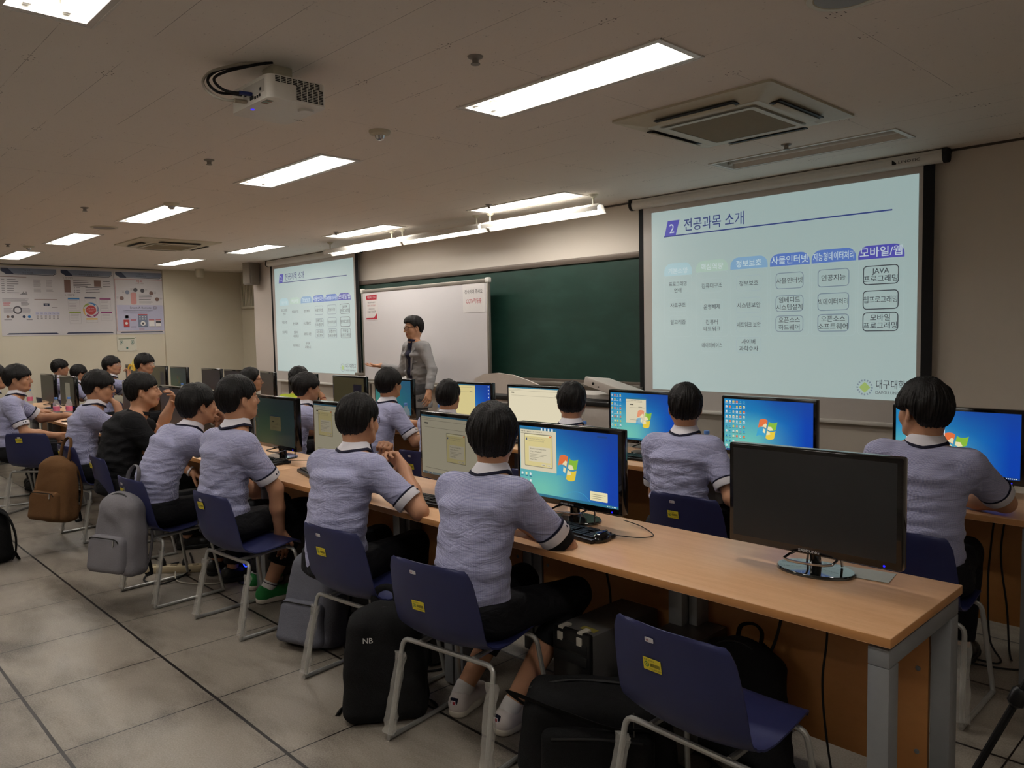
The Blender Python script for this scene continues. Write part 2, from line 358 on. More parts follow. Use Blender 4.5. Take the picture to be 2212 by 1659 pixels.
# ------------------------------------------------------------------ ceiling projector
def projector():
    t = thing('projector', 'white ceiling projector with cables hanging from its mount', 'projector', (-3.18,1.685,2.50))
    b = MB(); b.poly(rrect(-.18,-.135,.18,.135,.035,6), basis((0,0,0),(1,0,0),(0,0,1)), 0, .095); b.build('body', M_WHITE, t)
    b = MB()
    for i in range(13):
        if i < 4:
            for j in range(8): b.box((.1795,-.105+j*.026,.086-.0065*i),(.1815,-.085+j*.026,.0895-.0065*i), 0)
        else:
            for j in range(4,9): b.box((.1795,-.105+j*.026-.01,.086-.0065*i),(.1815,-.085+j*.026-.01,.0895-.0065*i), 0)
    b.build('vent', M_BLK2, t, smooth=False)
    b = MB(); b.box((-.05,-.1358,.03),(.14,-.134,.08)); b.build('connector_panel', mat('panel_grey','#b9b6b0',.5), t, smooth=False)
    for x,z,w,h in ((.10,.022,.012,.01),(.08,.02,.01,.01),(.06,.02,.01,.012),(.11,.045,.012,.012),(.03,.025,.03,.014),(-.02,.05,.03,.014)):
        b = MB(); b.box((x-w/2,-.138,z-h/2),(x+w/2,-.134,z+h/2)); b.build('port', M_BLK2, t, smooth=False)
    b = MB(); b.box((.07,-.12,-.0012),(.13,-.09,.0004),0); b.box((.075,-.12,-.0016),(.083,-.09,.0),1); b.box((.11,-.12,-.0016),(.118,-.09,.0),1); b.build('sticker', [mat('sticker_green','#8fa294',.5),mat('sticker_red','#a2604c',.5)], t, smooth=False)
    b = MB(); b.text('HDMI', .022, .135, -.075, basis((0,0,-.0012),(0,1,0),(0,0,-1)), 0); b.v = [(v[0],v[1],v[2]) for v in b.v]; b.build('lettering', M_BLK2, t, smooth=False)
    b = MB(); b.lathe([(.0,-.002),(.008,-.002),(.008,.001)], 12, M=Matrix.Translation((-.04,-.10,0))); b.build('power_light', mat('blue_led','#3a2cff',.3,var=0,es=1.2), t)
    b = MB(); b.lathe([(0,-.01),(.032,-.01),(.035,.001)], 24, M=Matrix.Translation((.09,.08,0))); b.build('lens_ring', M_WHITE, t)
    b = MB(); b.tube([(0.06,.135,.05),(0.06,.16,.05)], [.04,.036], 20); b.build('lens', M_DARK, t)
    b = MB(); b.box((-.05,-.045,.125),(.05,.045,.18),0,.004); b.tube([(0,0,.095),(0,0,.13)],.022,14); b.box((-.09,-.03,.095),(.09,.03,.106),0,.003); b.build('mount', M_ACP, t)
    cab = [[(-.06,-.15,.06),(-.06,-.24,.05),(-.09,-.27,.10),(-.08,-.22,.15),(.0,-.12,.17),(.06,-.06,.179)], [(-.02,-.15,.02),(-.04,-.25,.02),(-.09,-.29,.08),(-.09,-.25,.14),(-.01,-.15,.172),(.05,-.07,.179)],
           [(.03,-.15,.04),(.01,-.24,.04),(-.04,-.265,.09),(-.04,-.22,.13),(.02,-.12,.165),(.07,-.055,.179)]]
    for i,pts in enumerate(cab):
        b = MB(); b.tube(pts, .006, 8, 0, smooth=6); b.build('cable', [M_BLK2,mat('pale_cable','#a8a296',.5),M_BLK2][i], t)
        b = MB(); p = Vector(pts[0]); b.tube([p+Vector((0,-.04,-.003)),p+Vector((0,.012,0))], .012, 10, flat=.7); b.build('plug', [M_BLK2,mat('beige_plug','#a09684',.5),mat('blue_plug','#1f2c66',.5)][i], t)
projector()

# ------------------------------------------------------------------ front wall: chalkboard, whiteboard, screens, board lights
M_ALU = mat('aluminium','#9d9890',.4,metal=.6); M_BOARD = NT('chalkboard_green'); c_ = M_BOARD.coords(); M_BOARD.set(color=M_BOARD.mix(M_BOARD.ramp(M_BOARD.noise(2.2,4,M_BOARD.coords('Object',(1,1,2.5))),.45,.8),'#183a30','#274a40'),rough=.45); M_BOARD = M_BOARD.m
t = thing('chalkboard', 'wide dark green chalkboard on the front wall behind the whiteboard', 'chalkboard', (-6.6,YF,0))
b = MB(); b.box((-2.3,-.03,1.04),(2.36,-.005,2.17)); b.build('writing_surface', M_BOARD, t, smooth=False)
b = MB(); b.box((-2.33,-.05,2.17),(2.39,0,2.225),0,.004); b.box((-2.33,-.05,.98),(2.39,0,1.04),0,.004); b.box((-2.33,-.05,1.0),(-2.29,0,2.2)); b.box((2.35,-.05,1.0),(2.39,0,2.2)); b.build('frame', mat('frame_brown_alu','#6b6057',.45,metal=.4), t)
b = MB(); b.box((-2.3,-.13,.985),(2.36,-.04,1.0),0,.003); b.box((-2.3,-.135,.985),(2.36,-.125,1.02),0,.002); b.build('chalk_tray', M_ALU, t)
M_WBD = mat('whiteboard_white','#d7d4d6',.25,var=.02,scale=2)
t = thing('whiteboard', 'white board on a stand with silver frame, behind the standing lecturer', 'whiteboard', (-7.35,5.6,0))
b = MB(); b.box((-1.19,-.012,.94),(1.19,.01,2.07)); b.build('writing_surface', M_WBD, t, smooth=False)
b = MB()
for lo,hi in (((-1.2,-.02,2.05),(1.2,.018,2.09)),((-1.2,-.02,.92),(1.2,.018,.955)),((-1.21,-.02,.93),(-1.18,.018,2.08)),((1.18,-.02,.93),(1.21,.018,2.08))): b.box(lo,hi,0,.006)
b.build('frame', M_ALU, t)
for x in (-1.195,1.195):
    for z in (.935,2.075):
        b = MB(); b.box((x-.028,-.026,z-.028),(x+.028,.022,z+.028),0,.01); b.build('corner_cap', M_WHITE, t)
b = MB(); b.box((-1.1,-.10,.90),(1.1,-.02,.925),0,.006); b.build('pen_tray', M_ALU, t)
for x in (-1.1,1.1):
    b = MB(); b.box((x-.02,-.015,.05),(x+.02,.015,.93),0,.004); b.box((x-.025,-.25,.0),(x+.025,.12,.05),0,.008); b.build('leg', M_ALU, t)
def paper(name, label, x0, z0, x1, z1, draw):
    o = MB(); Mf = basis((x0,5.6-.0135,z0),(1,0,0),(0,-1,0)); w, h = x1-x0, z1-z0
    o.rect(0,0,w,h,Mf,0,0,.001); draw(o, w, h, Mf)
    r = o.build(name, [mat('paper_white','#dcd9d8',.6,var=.02),mat('print_red','#b3263a',.5,var=0),mat('print_black','#2a2730',.6,var=0)], smooth=False); tag(r, label, 'notice'); return r
def d1(o,w,h,M):
    z=.0016; o.poly([(.012,h-.05),(.03,h-.075),(w-.02,h-.075),(w-.012,h-.012),(.012,h-.018)],M,1,0,z); o.rect(.01,.012,w-.02,.03,M,1,z); o.poly([(w-.09,.03),(w-.02,.03),(w-.02,.085)],M,1,0,z)
    for i,(k,mi,s) in enumerate((('학습공동체 여름방학',2,.02),('나만의 스펙 만들기',1,.024),('참가신청 기간 안내',2,.016),('컴퓨터 정보공학',2,.028))): o.text(k,s,w/2,h-.115-.04*i,M,mi,z,maxw=w*.85)
    o.text('여름 특강 안내',.03,w/2,h-.055,M,0,.002,maxw=w*.7)
paper('notice_poster','white and red notice taped to the whiteboard\'s upper left corner',-8.47,1.70,-8.20,2.03,d1)
def d2(o,w,h,M): o.text('·정숙하여 주세요·',.05,w/2,h*.66,M,2,.0016,maxw=w*.86); o.text('CCTV작동중',.06,w/2,h*.32,M,1,.0016,maxw=w*.7)
paper('notice_paper','white CCTV notice taped to the whiteboard\'s upper right corner',-6.56,1.74,-6.20,2.05,d2)
# projection screens with the projected slide
M_FAB = mat('screen_fabric','#cbc5c0',.8,var=.015,scale=3); M_FABB = mat('screen_black_border','#0c0d10',.8,var=.1)
def slide_material(name, c, es=1.0, base=.55):
    t = NT(name); t.set(color=tuple(base*x for x in (.75,.75,.74)), rough=.9, spec=.05, em=c, es=es); return t.m
S_ = dict(bg=slide_material('slide_light',(.25,.345,.34)), ink=slide_material('slide_ink',(.012,.018,.03),1,.28), navy=slide_material('slide_navy',(.01,.03,.16),1,.22), violet=slide_material('slide_violet',(.05,.05,.33),1,.25),
    blue=slide_material('slide_blue',(.06,.14,.42),1,.25), sky=slide_material('slide_sky',(.14,.29,.45),1,.35), teal=slide_material('slide_teal',(.24,.40,.44)), sage=slide_material('slide_sage',(.26,.39,.33)),
    pale=slide_material('slide_pale_line',(.22,.31,.34)), white=slide_material('slide_white',(.42,.50,.52)), faint=slide_material('slide_faint',(.28,.375,.375)), green=slide_material('slide_green',(.2,.32,.05)), grey=slide_material('slide_grey_line',(.10,.16,.22),1,.4))
SK = list(S_); SM = [S_[k] for k in SK]; SI = {k:i for i,k in enumerate(SK)}
TABS = [(0.13,.41,.55,'기본소양','teal',['프로그래밍\n언어','자료구조','알고리즘'],'faint'),(.45,.755,.575,'핵심역량','sage',['컴퓨터구조','운영체제','컴퓨터\n네트워크','데이터베이스'],'faint'),
    (.775,1.10,.60,'정보보호','sky',['정보보호','시스템보안','네트워크 보안','사이버\n과학수사'],'pale'),(1.12,1.44,.61,'사물인터넷','blue',['사물인터넷','임베디드\n시스템설계','오픈소스\n하드웨어'],'grey'),
    (1.455,1.785,.61,'지능형데이터처리','blue',['인공지능','빅데이터처리','오픈소스\n소프트웨어'],'grey'),(1.80,2.115,.61,'모바일/웹','violet',['JAVA\n프로그래밍','웹프로그래밍','모바일\n프로그래밍'],'ink')]
def screen(x0, x1, zb, label, glabel):
    cx = (x0+x1)/2; hw = (x1-x0)/2; t = thing('projection_screen', label, 'projection screen', (cx,5.72,0), 0, 'pull-down projection screens')
    b = MB(); b.box((-hw,.0,zb+.03),(hw,.004,2.62)); b.build('fabric', M_FAB, t, smooth=False)
    b = MB(); b.box((-hw-.002,-.002,zb+.1),(-hw+.045,.0,2.62)); b.build('border', M_FABB, t, smooth=False)
    b = MB(); b.box((hw-.07,-.002,zb+.1),(hw+.002,.0,2.62)); b.build('border', M_FABB, t, smooth=False)
    b = MB(); b.box((-hw,-.012,zb),(hw,.012,zb+.03),0,.008); b.build('weight_bar', M_WHITE, t)
    c = MB(); c.tube([(-hw-.06,.0,2.63),(hw+.06,.0,2.63)], .043, 20); c.box((-hw-.06,-.035,2.62),(hw+.06,.045,2.672),0,.006); k = c.build('roller_case', M_WHITE, t)
    for sx in (-1,1):
        e = MB(); e.tube([(sx*(hw+.055),0,2.63),(sx*(hw+.085),0,2.63)], .046, 16); e.box((sx*(hw+.07)-.02,-.04,2.64),(sx*(hw+.07)+.02,.04,2.676),0,.006); e.build('end_cap', M_BLK2, k)
    e = MB(); Ml = basis((hw-.26,-.0445,2.615),(1,0,0),(0,-1,0)); e.poly([(0,0),(.028,0),(.028,.012),(0,.034)],Ml,0); e.text('LINOTIC',.026,.04,.004,Ml,0,align='LEFT',sx=1.4); e.build('logo', M_BLK2, k, smooth=False)
    # the projected slide
    b = MB(); w, h = 2.2, 1.55; M = basis((-w/2+.02*(1 if x0>-5 else .4),-.003,.99),(1,0,0),(0,-1,0)); z = .0006
    b.rect(0,0,w,h,M,SI['bg'])
    b.poly([(.135,1.33),(.25,1.33),(.29,1.46),(.17,1.46)],M,SI['violet'],0,z); b.text('2',.11,.212,1.355,M,SI['white'],2*z); b.rect(.13,1.324,2.03,1.334,M,SI['navy'],z)
    b.text('전공과목 소개',.115,.33,1.365,M,SI['navy'],z,'LEFT',sx=.86,off=.006)
    for i,(a,c,hh,name,colr,items,lc) in enumerate(TABS):
        top = 1.085+.012*i if i < 3 else 1.105; bot = top-.105
        top = 1.08; bot = 1.0-.012*(i==0)
        pts = [(a,bot),(c,bot)]+[p for p in rrect(a,bot-.1,c,top+.015,.07,5) if p[1] > bot+.005][:12]
        b.poly(pts,M,SI[colr],0,z)
        b.text(name,[.055,.058,.062,.068,.066,.076][i],(a+c)/2,bot+.02,M,SI['white'],2*z,maxw=(c-a)*.92,off=.008)
        b.frame(rrect(a,.46,c,bot,.03,3), rrect(a+.003,.463,c-.003,bot-.003,.03,3), M, SI['faint'], z)
        for j,it in enumerate(items):
            yc = [.885,.71,.555,.39][j] if i else [.89,.735,.59][j]; bw = [.19,.205,.22,.225,.235,.245][i]; bh = [.11,.115,.125,.125,.13,.135][i]; m = (a+c)/2
            th = [.003,.003,.004,.0055,.006,.0065][i]; col = {'faint':'faint','pale':'pale','grey':'grey','ink':'ink'}[lc]
            b.frame(rrect(m-bw/2,yc-bh/2,m+bw/2,yc+bh/2,.028,4), rrect(m-bw/2+th,yc-bh/2+th,m+bw/2-th,yc+bh/2-th,.028-th,4), M, SI[col], z)
            s = [.043,.044,.046,.048,.05,.052][i]; ls = it.split('\n')
            for q,l in enumerate(ls): b.text(l,s,m,yc-.017+(.028-.056*q if len(ls)==2 else 0),M,SI['ink'],2*z,maxw=bw*.94,off=.004)
    for k in range(16):
        a0 = k*math.pi/8; b.poly([(1.855+.045*math.cos(a0+q),.085+.045*math.sin(a0+q)) for q in (-.1,.1)]+[(1.855+.058*math.cos(a0+q),.085+.058*math.sin(a0+q)) for q in (.1,-.1)],M,SI['grey'],0,z)
    b.poly([(1.855,.125),(1.815,.085),(1.855,.045),(1.895,.085)],M,SI['green'],0,z); b.text('대구대학교',.07,1.93,.085,M,SI['ink'],z,'LEFT',maxw=.25,off=.006); b.text('DAEGU UNIVERSITY',.03,1.93,.042,M,SI['ink'],z,'LEFT',maxw=.25)
    b.build('projected_slide', SM, t, smooth=False)
    return t
screen(-4.27,-1.835,.80,'large right projection screen showing a Korean course slide','')
screen(-11.25,-8.82,.825,'left projection screen with bright upper left, showing the course slide','')
def bar_light(x0, x1, label, lit):
    t = thing('chalkboard_light', label, 'light', ((x0+x1)/2,5.2,2.555), 0, 'long bar lights over the chalkboard'); L = (x1-x0)/2-.01
    b = MB(); P = [(-.05,-.02),(-.055,.015),(-.02,.04),(.03,.035),(.075,-.035),(.07,-.04),(.028,.028),(-.018,.033),(-.047,.012),(-.044,-.02)]; n = len(P)
    b.add([(sx*L,y,z) for sx in (-1,1) for y,z in P], [(i,(i+1)%n,n+(i+1)%n,n+i) for i in range(n)]+[tuple(range(n-1,-1,-1)),tuple(range(n,2*n))]); b.build('hood', M_WHITE, t, smooth=False)
    b = MB(); b.tube([(-L+.03,0,.0),(L-.03,0,.0)],.013,10); b.build('tube', M_TUBE if lit else M_TUBEOFF, t)
    for x in (-L+.08,L-.08):
        b = MB(); b.tube([(x,0,.03),(x,0,CEIL-2.555-.012)],.008,8); s = b.build('stem', M_ACP, t)
        b = MB(); b.lathe([(0,0),(.045,0),(.03,-.018),(.012,-.03),(0,-.03)],16,M=Matrix.Translation((x,0,CEIL-2.555))); b.build('ceiling_rose', M_ACP, s)
    if lit:
        l = bpy.data.lights.new('tube_light','AREA'); l.shape = 'RECTANGLE'; l.size = 2*L-.1; l.size_y = .03; l.energy = BOARD_W; l.color = (1,.96,.9)
        o = link('tube_light', l, t, (0,.006,-.016)); o.rotation_euler = (math.radians(38),0,0)
bar_light(-8.72,-7.22,'leftmost bar light over the chalkboard, in front of the left screen',True); bar_light(-7.2,-5.78,'middle bar light over the chalkboard',True); bar_light(-5.76,-4.27,'rightmost bar light over the chalkboard, beside the right screen',True)
# recess vent, wall speaker
t = thing('air_vent', 'white louvred air vent in the recess left of the left screen', 'vent', (-13.2,6.345,2.3))
b = MB(); b.box((-.34,-.02,-.26),(.50,.0,.26)); b.build('backing', M_SLOT, t, smooth=False)
for i in range(14):
    b = MB(); x = -.33+i*.06; b.box((x,-.04,-.24),(x+.028,-.02,.16)); b.build('slat', M_ACP, t, smooth=False)
b = MB()
for lo,hi in (((-.35,-.045,-.28),(.5,-.015,-.24)),((-.35,-.045,.16),(.5,-.015,.27)),((-.36,-.045,-.28),(-.33,-.015,.27))): b.box(lo,hi)
b.build('frame', M_ACP, t, smooth=False)
t = thing('wall_speaker', 'tall grey wall speaker mounted high beside the left screen', 'speaker', (-11.78,5.66,2.55), 8)
b = MB(); b.poly(rrect(-.11,-.08,.11,.09,.03,4), basis((0,0,-.21),(1,0,0),(0,0,1)),0,.36); b.build('cabinet', mat('speaker_grey','#7c746a',.5), t)
b = MB(); b.poly(rrect(-.095,-.01,.095,.01,.008,3), basis((0,-.082,-.20),(1,0,0),(0,0,1)),0,.34); b.build('grille', mat('speaker_cloth','#8f877c',.8,bump=.4,scale=400), t)
b = MB(); b.box((-.02,.06,-.05),(.02,.14,.05)); b.build('bracket', M_DARK, t, smooth=False)

# ------------------------------------------------------------------ posters on the left wall
M_PRN = [mat('poster_paper','#c9c6c9',.45,var=.02,scale=3), mat('poster_navy','#2a3350',.4), mat('poster_steel','#7c869c',.4,var=.25,scale=3), mat('poster_text','#4d4b52',.5,var=0), mat('poster_red','#b23c3c',.45), mat('poster_blue','#3479b8',.45),
    mat('poster_green','#8fa04c',.45), mat('poster_magenta','#8d3f72',.45), mat('poster_yellow','#d2a955',.45), mat('poster_brown','#7a5f58',.5), mat('poster_pink','#c88f8c',.5), mat('poster_lilac','#b7b7cf',.45), mat('poster_line','#8d8a90',.5,var=0), mat('poster_white','#e6e4e2',.45)]
def poster(y0, label, draw):
    w, h = .80, 1.05; b = MB(); M = basis((XL+.002,y0+w,1.60),(0,-1,0),(1,0,0)); M = basis((XL+.004,y0,1.60),(0,1,0),(1,0,0))
    b.rect(0,0,w,h,M,0,0,.0015); z = .0022
    def R(x0,ya,x1,yb,mi,zz=z): b.rect(x0,ya,x1,yb,M,mi,zz)
    def T(s,x,y,size,mi=3,al='LEFT',mw=None): b.text(s,size,x,y,M,mi,z+.0004,al,maxw=mw)
    def lines(x0,x1,y,n,dy,th=.006,mi=12):
        for i in range(n): R(x0,y-i*dy,x0+(x1-x0)*(.75+.25*rng.random()),y-i*dy+th,mi)
    b.poly([(.03,h-.03),(.03,h-.07),(.09,h-.11),(w-.08,h-.115),(w-.03,h-.08),(w-.03,h-.03)],M,2,0,z); b.poly([(.03,h-.03),(.03,h-.075),(.09,h-.115),(.20,h-.117),(.12,h-.03)],M,1,0,z+.0003); b.poly([(.09,h-.115),(w-.08,h-.12),(w-.03,h-.085),(w-.03,h-.10),(w-.08,h-.128),(.09,h-.123)],M,1,0,z)
    b.poly([(.06,.022),(w-.04,.022),(w-.07,.042),(.09,.042)],M,1,0,z)
    draw(b,M,R,T,lines,z)
    o = b.build('wall_poster', M_PRN, smooth=False); tag(o, label, 'poster', 'research posters on the left wall')
def arcs(b, M, z, cx, cy, r0, r1, a0, a1, mi, n=10, taper=True):
    pts = []
    for i in range(n+1):
        a = a0+(a1-a0)*i/n; pts.append((cx+r1*math.cos(a), cy+r1*math.sin(a)))
    for i in range(n,-1,-1):
        a = a0+(a1-a0)*i/n; q = i/n if taper else 1; rr = r1-(r1-r0)*q; pts.append((cx+rr*math.cos(a), cy+rr*math.sin(a)))
    b.poly(pts,M,mi,0,z)
def disc(b,M,z,cx,cy,r,mi,n=20): b.poly([(cx+r*math.cos(2*math.pi*i/n),cy+r*math.sin(2*math.pi*i/n)) for i in range(n)],M,mi,0,z)
def pA(b,M,R,T,L,z):
    T('기술 소개',.32,.985,.025); T('보안 시스템',.31,.945,.03); R(.02,.885,.36,.893,9)
    for i in range(7): R(.03,.845-i*.033,.07,.852-i*.033,3); L(.1,.2+.15*rng.random(),.845-i*.033,1,.02,.007,3)
    for i in range(8): R(.27+.012*i,.62,.278+.012*i,.63+.04*rng.random(),3)
    for yy in (.85,.79,.71): L(.45,.56,yy,4,.014); L(.62,.72,yy,3,.016)
    L(.03,.40,.555,4,.012); R(.45,.55,.76,.558,9); R(.57,.455,.65,.495,1); T('SSL',.61,.465,.03,0,'CENTER'); R(.68,.43,.76,.436,3)
    for yy in (.5,.47): L(.04,.14,yy,2,.015,.006,4); L(.27,.38,yy,2,.015,.006,3)
    L(.04,.17,.41,6,.014); L(.28,.40,.41,6,.014); arcs(b,M,z,.22,.39,.04,.06,0,6.28,3,24,False); disc(b,M,z,.22,.39,.036,0)
    for x,mi in ((.09,9),(.15,3),(.30,1),(.37,5)): disc(b,M,z,x,.29,.022,mi,9)
    R(.04,.24,.14,.247,3); R(.33,.24,.41,.247,3)
    for i in range(6): R(.455+.056*i,.32,.503+.056*i,.365,11); T('기능',.479+.056*i,.333,.02,3,'CENTER'); L(.465+.056*i,.495+.056*i,.295,3,.018,.007,3)
poster(2.62,'leftmost poster on the left wall, with dense text and a ring diagram',pA)
def pB(b,M,R,T,L,z):
    T('기술 소개',.36,.985,.025); T('빅데이터 플랫폼 시스템',.28,.945,.03); T('1. 연구목적',.06,.885,.03)
    R(.07,.67,.16,.87,9); R(.50,.77,.60,.87,9); L(.20,.46,.85,4,.027,.008,3); L(.63,.75,.85,4,.026,.008,3)
    for i in range(4): R(.21,.745-i*.025,.22,.755-i*.025,3); R(.24,.747-i*.025,.29,.754-i*.025,3); L(.37,.62,.747-i*.025,1,.02,.008,3)
    T('2. 사업모델',.07,.62,.03)
    for x0,yt,hh,mi in ((.11,.585,.20,5),(.35,.60,.08,1),(.57,.585,.20,7),(.12,.37,.19,6),(.36,.265,.07,8),(.58,.37,.14,7)):
        b.frame([(x0,yt-hh),(x0+.165,yt-hh),(x0+.165,yt),(x0,yt)],[(x0+.002,yt-hh+.002),(x0+.163,yt-hh+.002),(x0+.163,yt-.002),(x0+.002,yt-.002)],M,12,z); R(x0,yt-.024,x0+.165,yt,mi,z+.0003); L(x0+.015,x0+.14,yt-.045,max(1,int(hh/.028)-1),.024,.004)
    cx, cy = .435,.395; disc(b,M,z,cx,cy,.075,4,28)
    for i,mi in enumerate((5,2,7,7,8,6)): a = 2.2-i*math.pi/3; arcs(b,M,z+.0003,cx,cy,.082,.118,a-.1,a-1.35,mi)
    for i,s in enumerate(('The Great','IT Information','Partner')): T(s,cx,cy+.022-.026*i,.022,13,'CENTER')
poster(3.42,'middle poster on the left wall, with a red ball and colored arrows',pB)
def pC(b,M,R,T,L,z):
    T('기술 소개',.38,.985,.022); T('미디어콘텐츠',.35,.945,.03); R(.015,.05,.785,.052,4); R(.015,.9,.785,.904,4); R(.015,.05,.019,.9,4); R(.781,.05,.785,.9,4); R(.03,.06,.77,.48,11)
    T('아싸',.40,.855,.055,4,'CENTER'); T('스마트 리모컨',.40,.83,.022,9,'CENTER')
    for x,y,mi in ((.11,.59,9),(.20,.69,2),(.33,.73,3),(.44,.72,3),(.58,.68,9),(.67,.58,9)): disc(b,M,z,x,y,.033,mi); L(x-.08,x-.04,y+.02,3,.013,.004) if x < .4 else L(x+.04,x+.09,y+.02,3,.013,.004)
    b.poly(rrect(.25,.49,.34,.69,.03,4),M,10,0,z); L(.38,.62,.645,4,.025,.009,3); L(.38,.60,.54,3,.014,.004)
    T('Smart A Remote',.40,.42,.05,3,'CENTER'); b.frame(rrect(.60,.415,.655,.46,.012,3),rrect(.607,.422,.648,.453,.009,3),M,4,z); L(.12,.66,.39,3,.022,.005,12)
    for x0,w_,yt,mi in ((.12,.09,.24,4),(.23,.09,.24,11),(.35,.15,.33,2),(.52,.09,.24,13),(.63,.085,.24,13)):
        R(x0,.12,x0+w_,yt,mi,z+.0003); R(x0,yt-.013,x0+w_,yt,4,z+.0006); R(x0,.115,x0+w_,.124,1,z+.0006)
    disc(b,M,z+.001,.165,.18,.022,13); disc(b,M,z+.001,.425,.175,.04,13); disc(b,M,z+.0013,.425,.175,.018,3); R(.633,.18,.712,.215,3,z+.001); R(.15,.26,.20,.31,13); R(.15,.295,.20,.31,4)
    for i in range(6): disc(b,M,z+.001,.38+.045*(i%3),.285-.035*(i//3),.011,13,10)
    T('Climax',.40,.075,.03,4,'CENTER')
poster(4.215,'rightmost poster on the left wall, pink, with a remote control',pC)
b = MB(); M = basis((XL+.003,4.22,1.325),(0,1,0),(1,0,0)); b.rect(0,0,.30,.235,M,0,0,.006); b.rect(.02,.195,.27,.205,M,1,.0065)
for x in (.04,.21): b.frame(rrect(x,.12,x+.05,.17,.004,2),rrect(x+.006,.126,x+.044,.164,.003,2),M,2,.0065); b.rect(x+.014,.134,x+.036,.156,M,2,.0065)
b.rect(.135,.03,.165,.065,M,2,.0065); b.text('ON',.02,.05,.098,M,3,.0065); b.text('OFF',.02,.235,.098,M,3,.0065)
for x in (.015,.285):
    for y in (.015,.22): disc(b,M,.0065,x,y,.004,3,8)
tag(b.build('wall_plate', [mat('plate_cream','#d5d3c4',.4),mat('plate_olive','#56653e',.5),mat('plate_teal','#3f716a',.5),mat('plate_ink','#39443f',.5)], smooth=False), 'small cream switch plate with green symbols under the rightmost poster', 'wall plate')
# ------------------------------------------------------------------ desks
def wood_material(name, c1, c2, rough=.32, scale=(1.2,14,14)):
    t = NT(name); c = t.coords('Object', scale); f = t.noise(2.2, 4, c, .6, .4); g = t.noise(26, 3, c)
    col = t.mix(t.ramp(f,.3,.7), c1, c2); t.set(color=t.mix(t.math('MULTIPLY', t.ramp(g,.5,.75), .18), col, '#8a5a34'), rough=rough, spec=.5); return t.m
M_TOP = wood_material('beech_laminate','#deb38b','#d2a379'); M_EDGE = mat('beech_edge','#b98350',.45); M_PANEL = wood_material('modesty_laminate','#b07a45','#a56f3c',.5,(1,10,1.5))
M_STEEL = mat('silver_paint','#8b8d90',.4,metal=.35); M_STEELD = mat('grey_steel','#77797c',.45,metal=.4)
def desk(x1, y0, label, L=1.8, D=.58, end=True, mid=True):
    x0 = x1-L; t = thing('computer_desk', label, 'desk', ((x0+x1)/2,y0+D/2,0), 0, 'rows of beech computer desks'); hx, hy = L/2-.0015, D/2
    b = MB(); b.box((-hx,-hy,.692),(hx,hy,.72),0,.0025); b.m = [0]*len(b.m)
    for i,f in enumerate(b.f):
        z = [b.v[k][2] for k in f]
        if max(z)-min(z) > .01: b.m[i] = 1
    b.build('desktop', [M_TOP,M_EDGE], t)
    for sx in (-1,1):
        xx = sx*(hx-.035); tk = .028
        b = MB(); b.box((xx-tk,-hy+.012,.632),(xx+tk,hy-.012,.682),0,.003); b.build('side_rail', M_STEEL, t)
        for sy in (-1,1):
            yy = sy*(hy-.045); b = MB(); b.box((xx-tk,yy-.033,.012),(xx+tk,yy+.033,.6315),0,.003); lg = b.build('leg', M_STEEL, t)
            b = MB(); b.lathe([(.02,0),(.02,.006),(.008,.008),(.008,.013)],12,M=Matrix.Translation((xx,yy,0))); b.build('levelling_foot', M_DARK, lg)
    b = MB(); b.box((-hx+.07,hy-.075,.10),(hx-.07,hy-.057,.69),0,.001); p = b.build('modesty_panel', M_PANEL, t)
    for sx in (-1,1):
        for z in (.18,.45):
            b = MB(); b.lathe([(.008,0),(.008,.002),(.004,.003)],10,M=basis((sx*(hx-.10),hy-.0755,z),(1,0,0),(0,-1,0))); b.build('screw', M_STEELD, p)
    if mid:
        b = MB(); b.box((-.05,hy-.20,.0),(.01,hy-.08,.69),0,.003); b.box((.014,hy-.16,.0),(.05,hy-.08,.69),0,.002); b.build('cable_post', M_STEEL, t)
    return t
DN = ['beech desk nearest the camera, with its right end and the switched-off monitor','beech desk in the near row, at the two nearest students','beech desk in the near row in front of the student with green shoes','beech desk in the near row by the student in black shirt','beech desk at the far left of the near row, with pink bottles','last beech desk beyond the pink bottles at the left edge']
for i in range(6): desk(-.742-1.8*i, 2.05+.004*i, DN[i])
DN2 = ['front row beech desk at the right edge, where a student leans on his elbow','beech desk in the front row before the left half of the right screen','beech desk in the front row in front of the lecturer','beech desk in the front row in front of the left screen','beech desk in the front row at the girl with glasses','beech desk at the far left end of the front row, by the posters']
DN2.append('last short desk of the front row, under the leftmost far monitor')
for i in range(7): desk(-.76-1.8*i, [3.66,3.69,3.78,3.80,3.80,3.80,3.80][i], DN2[i])

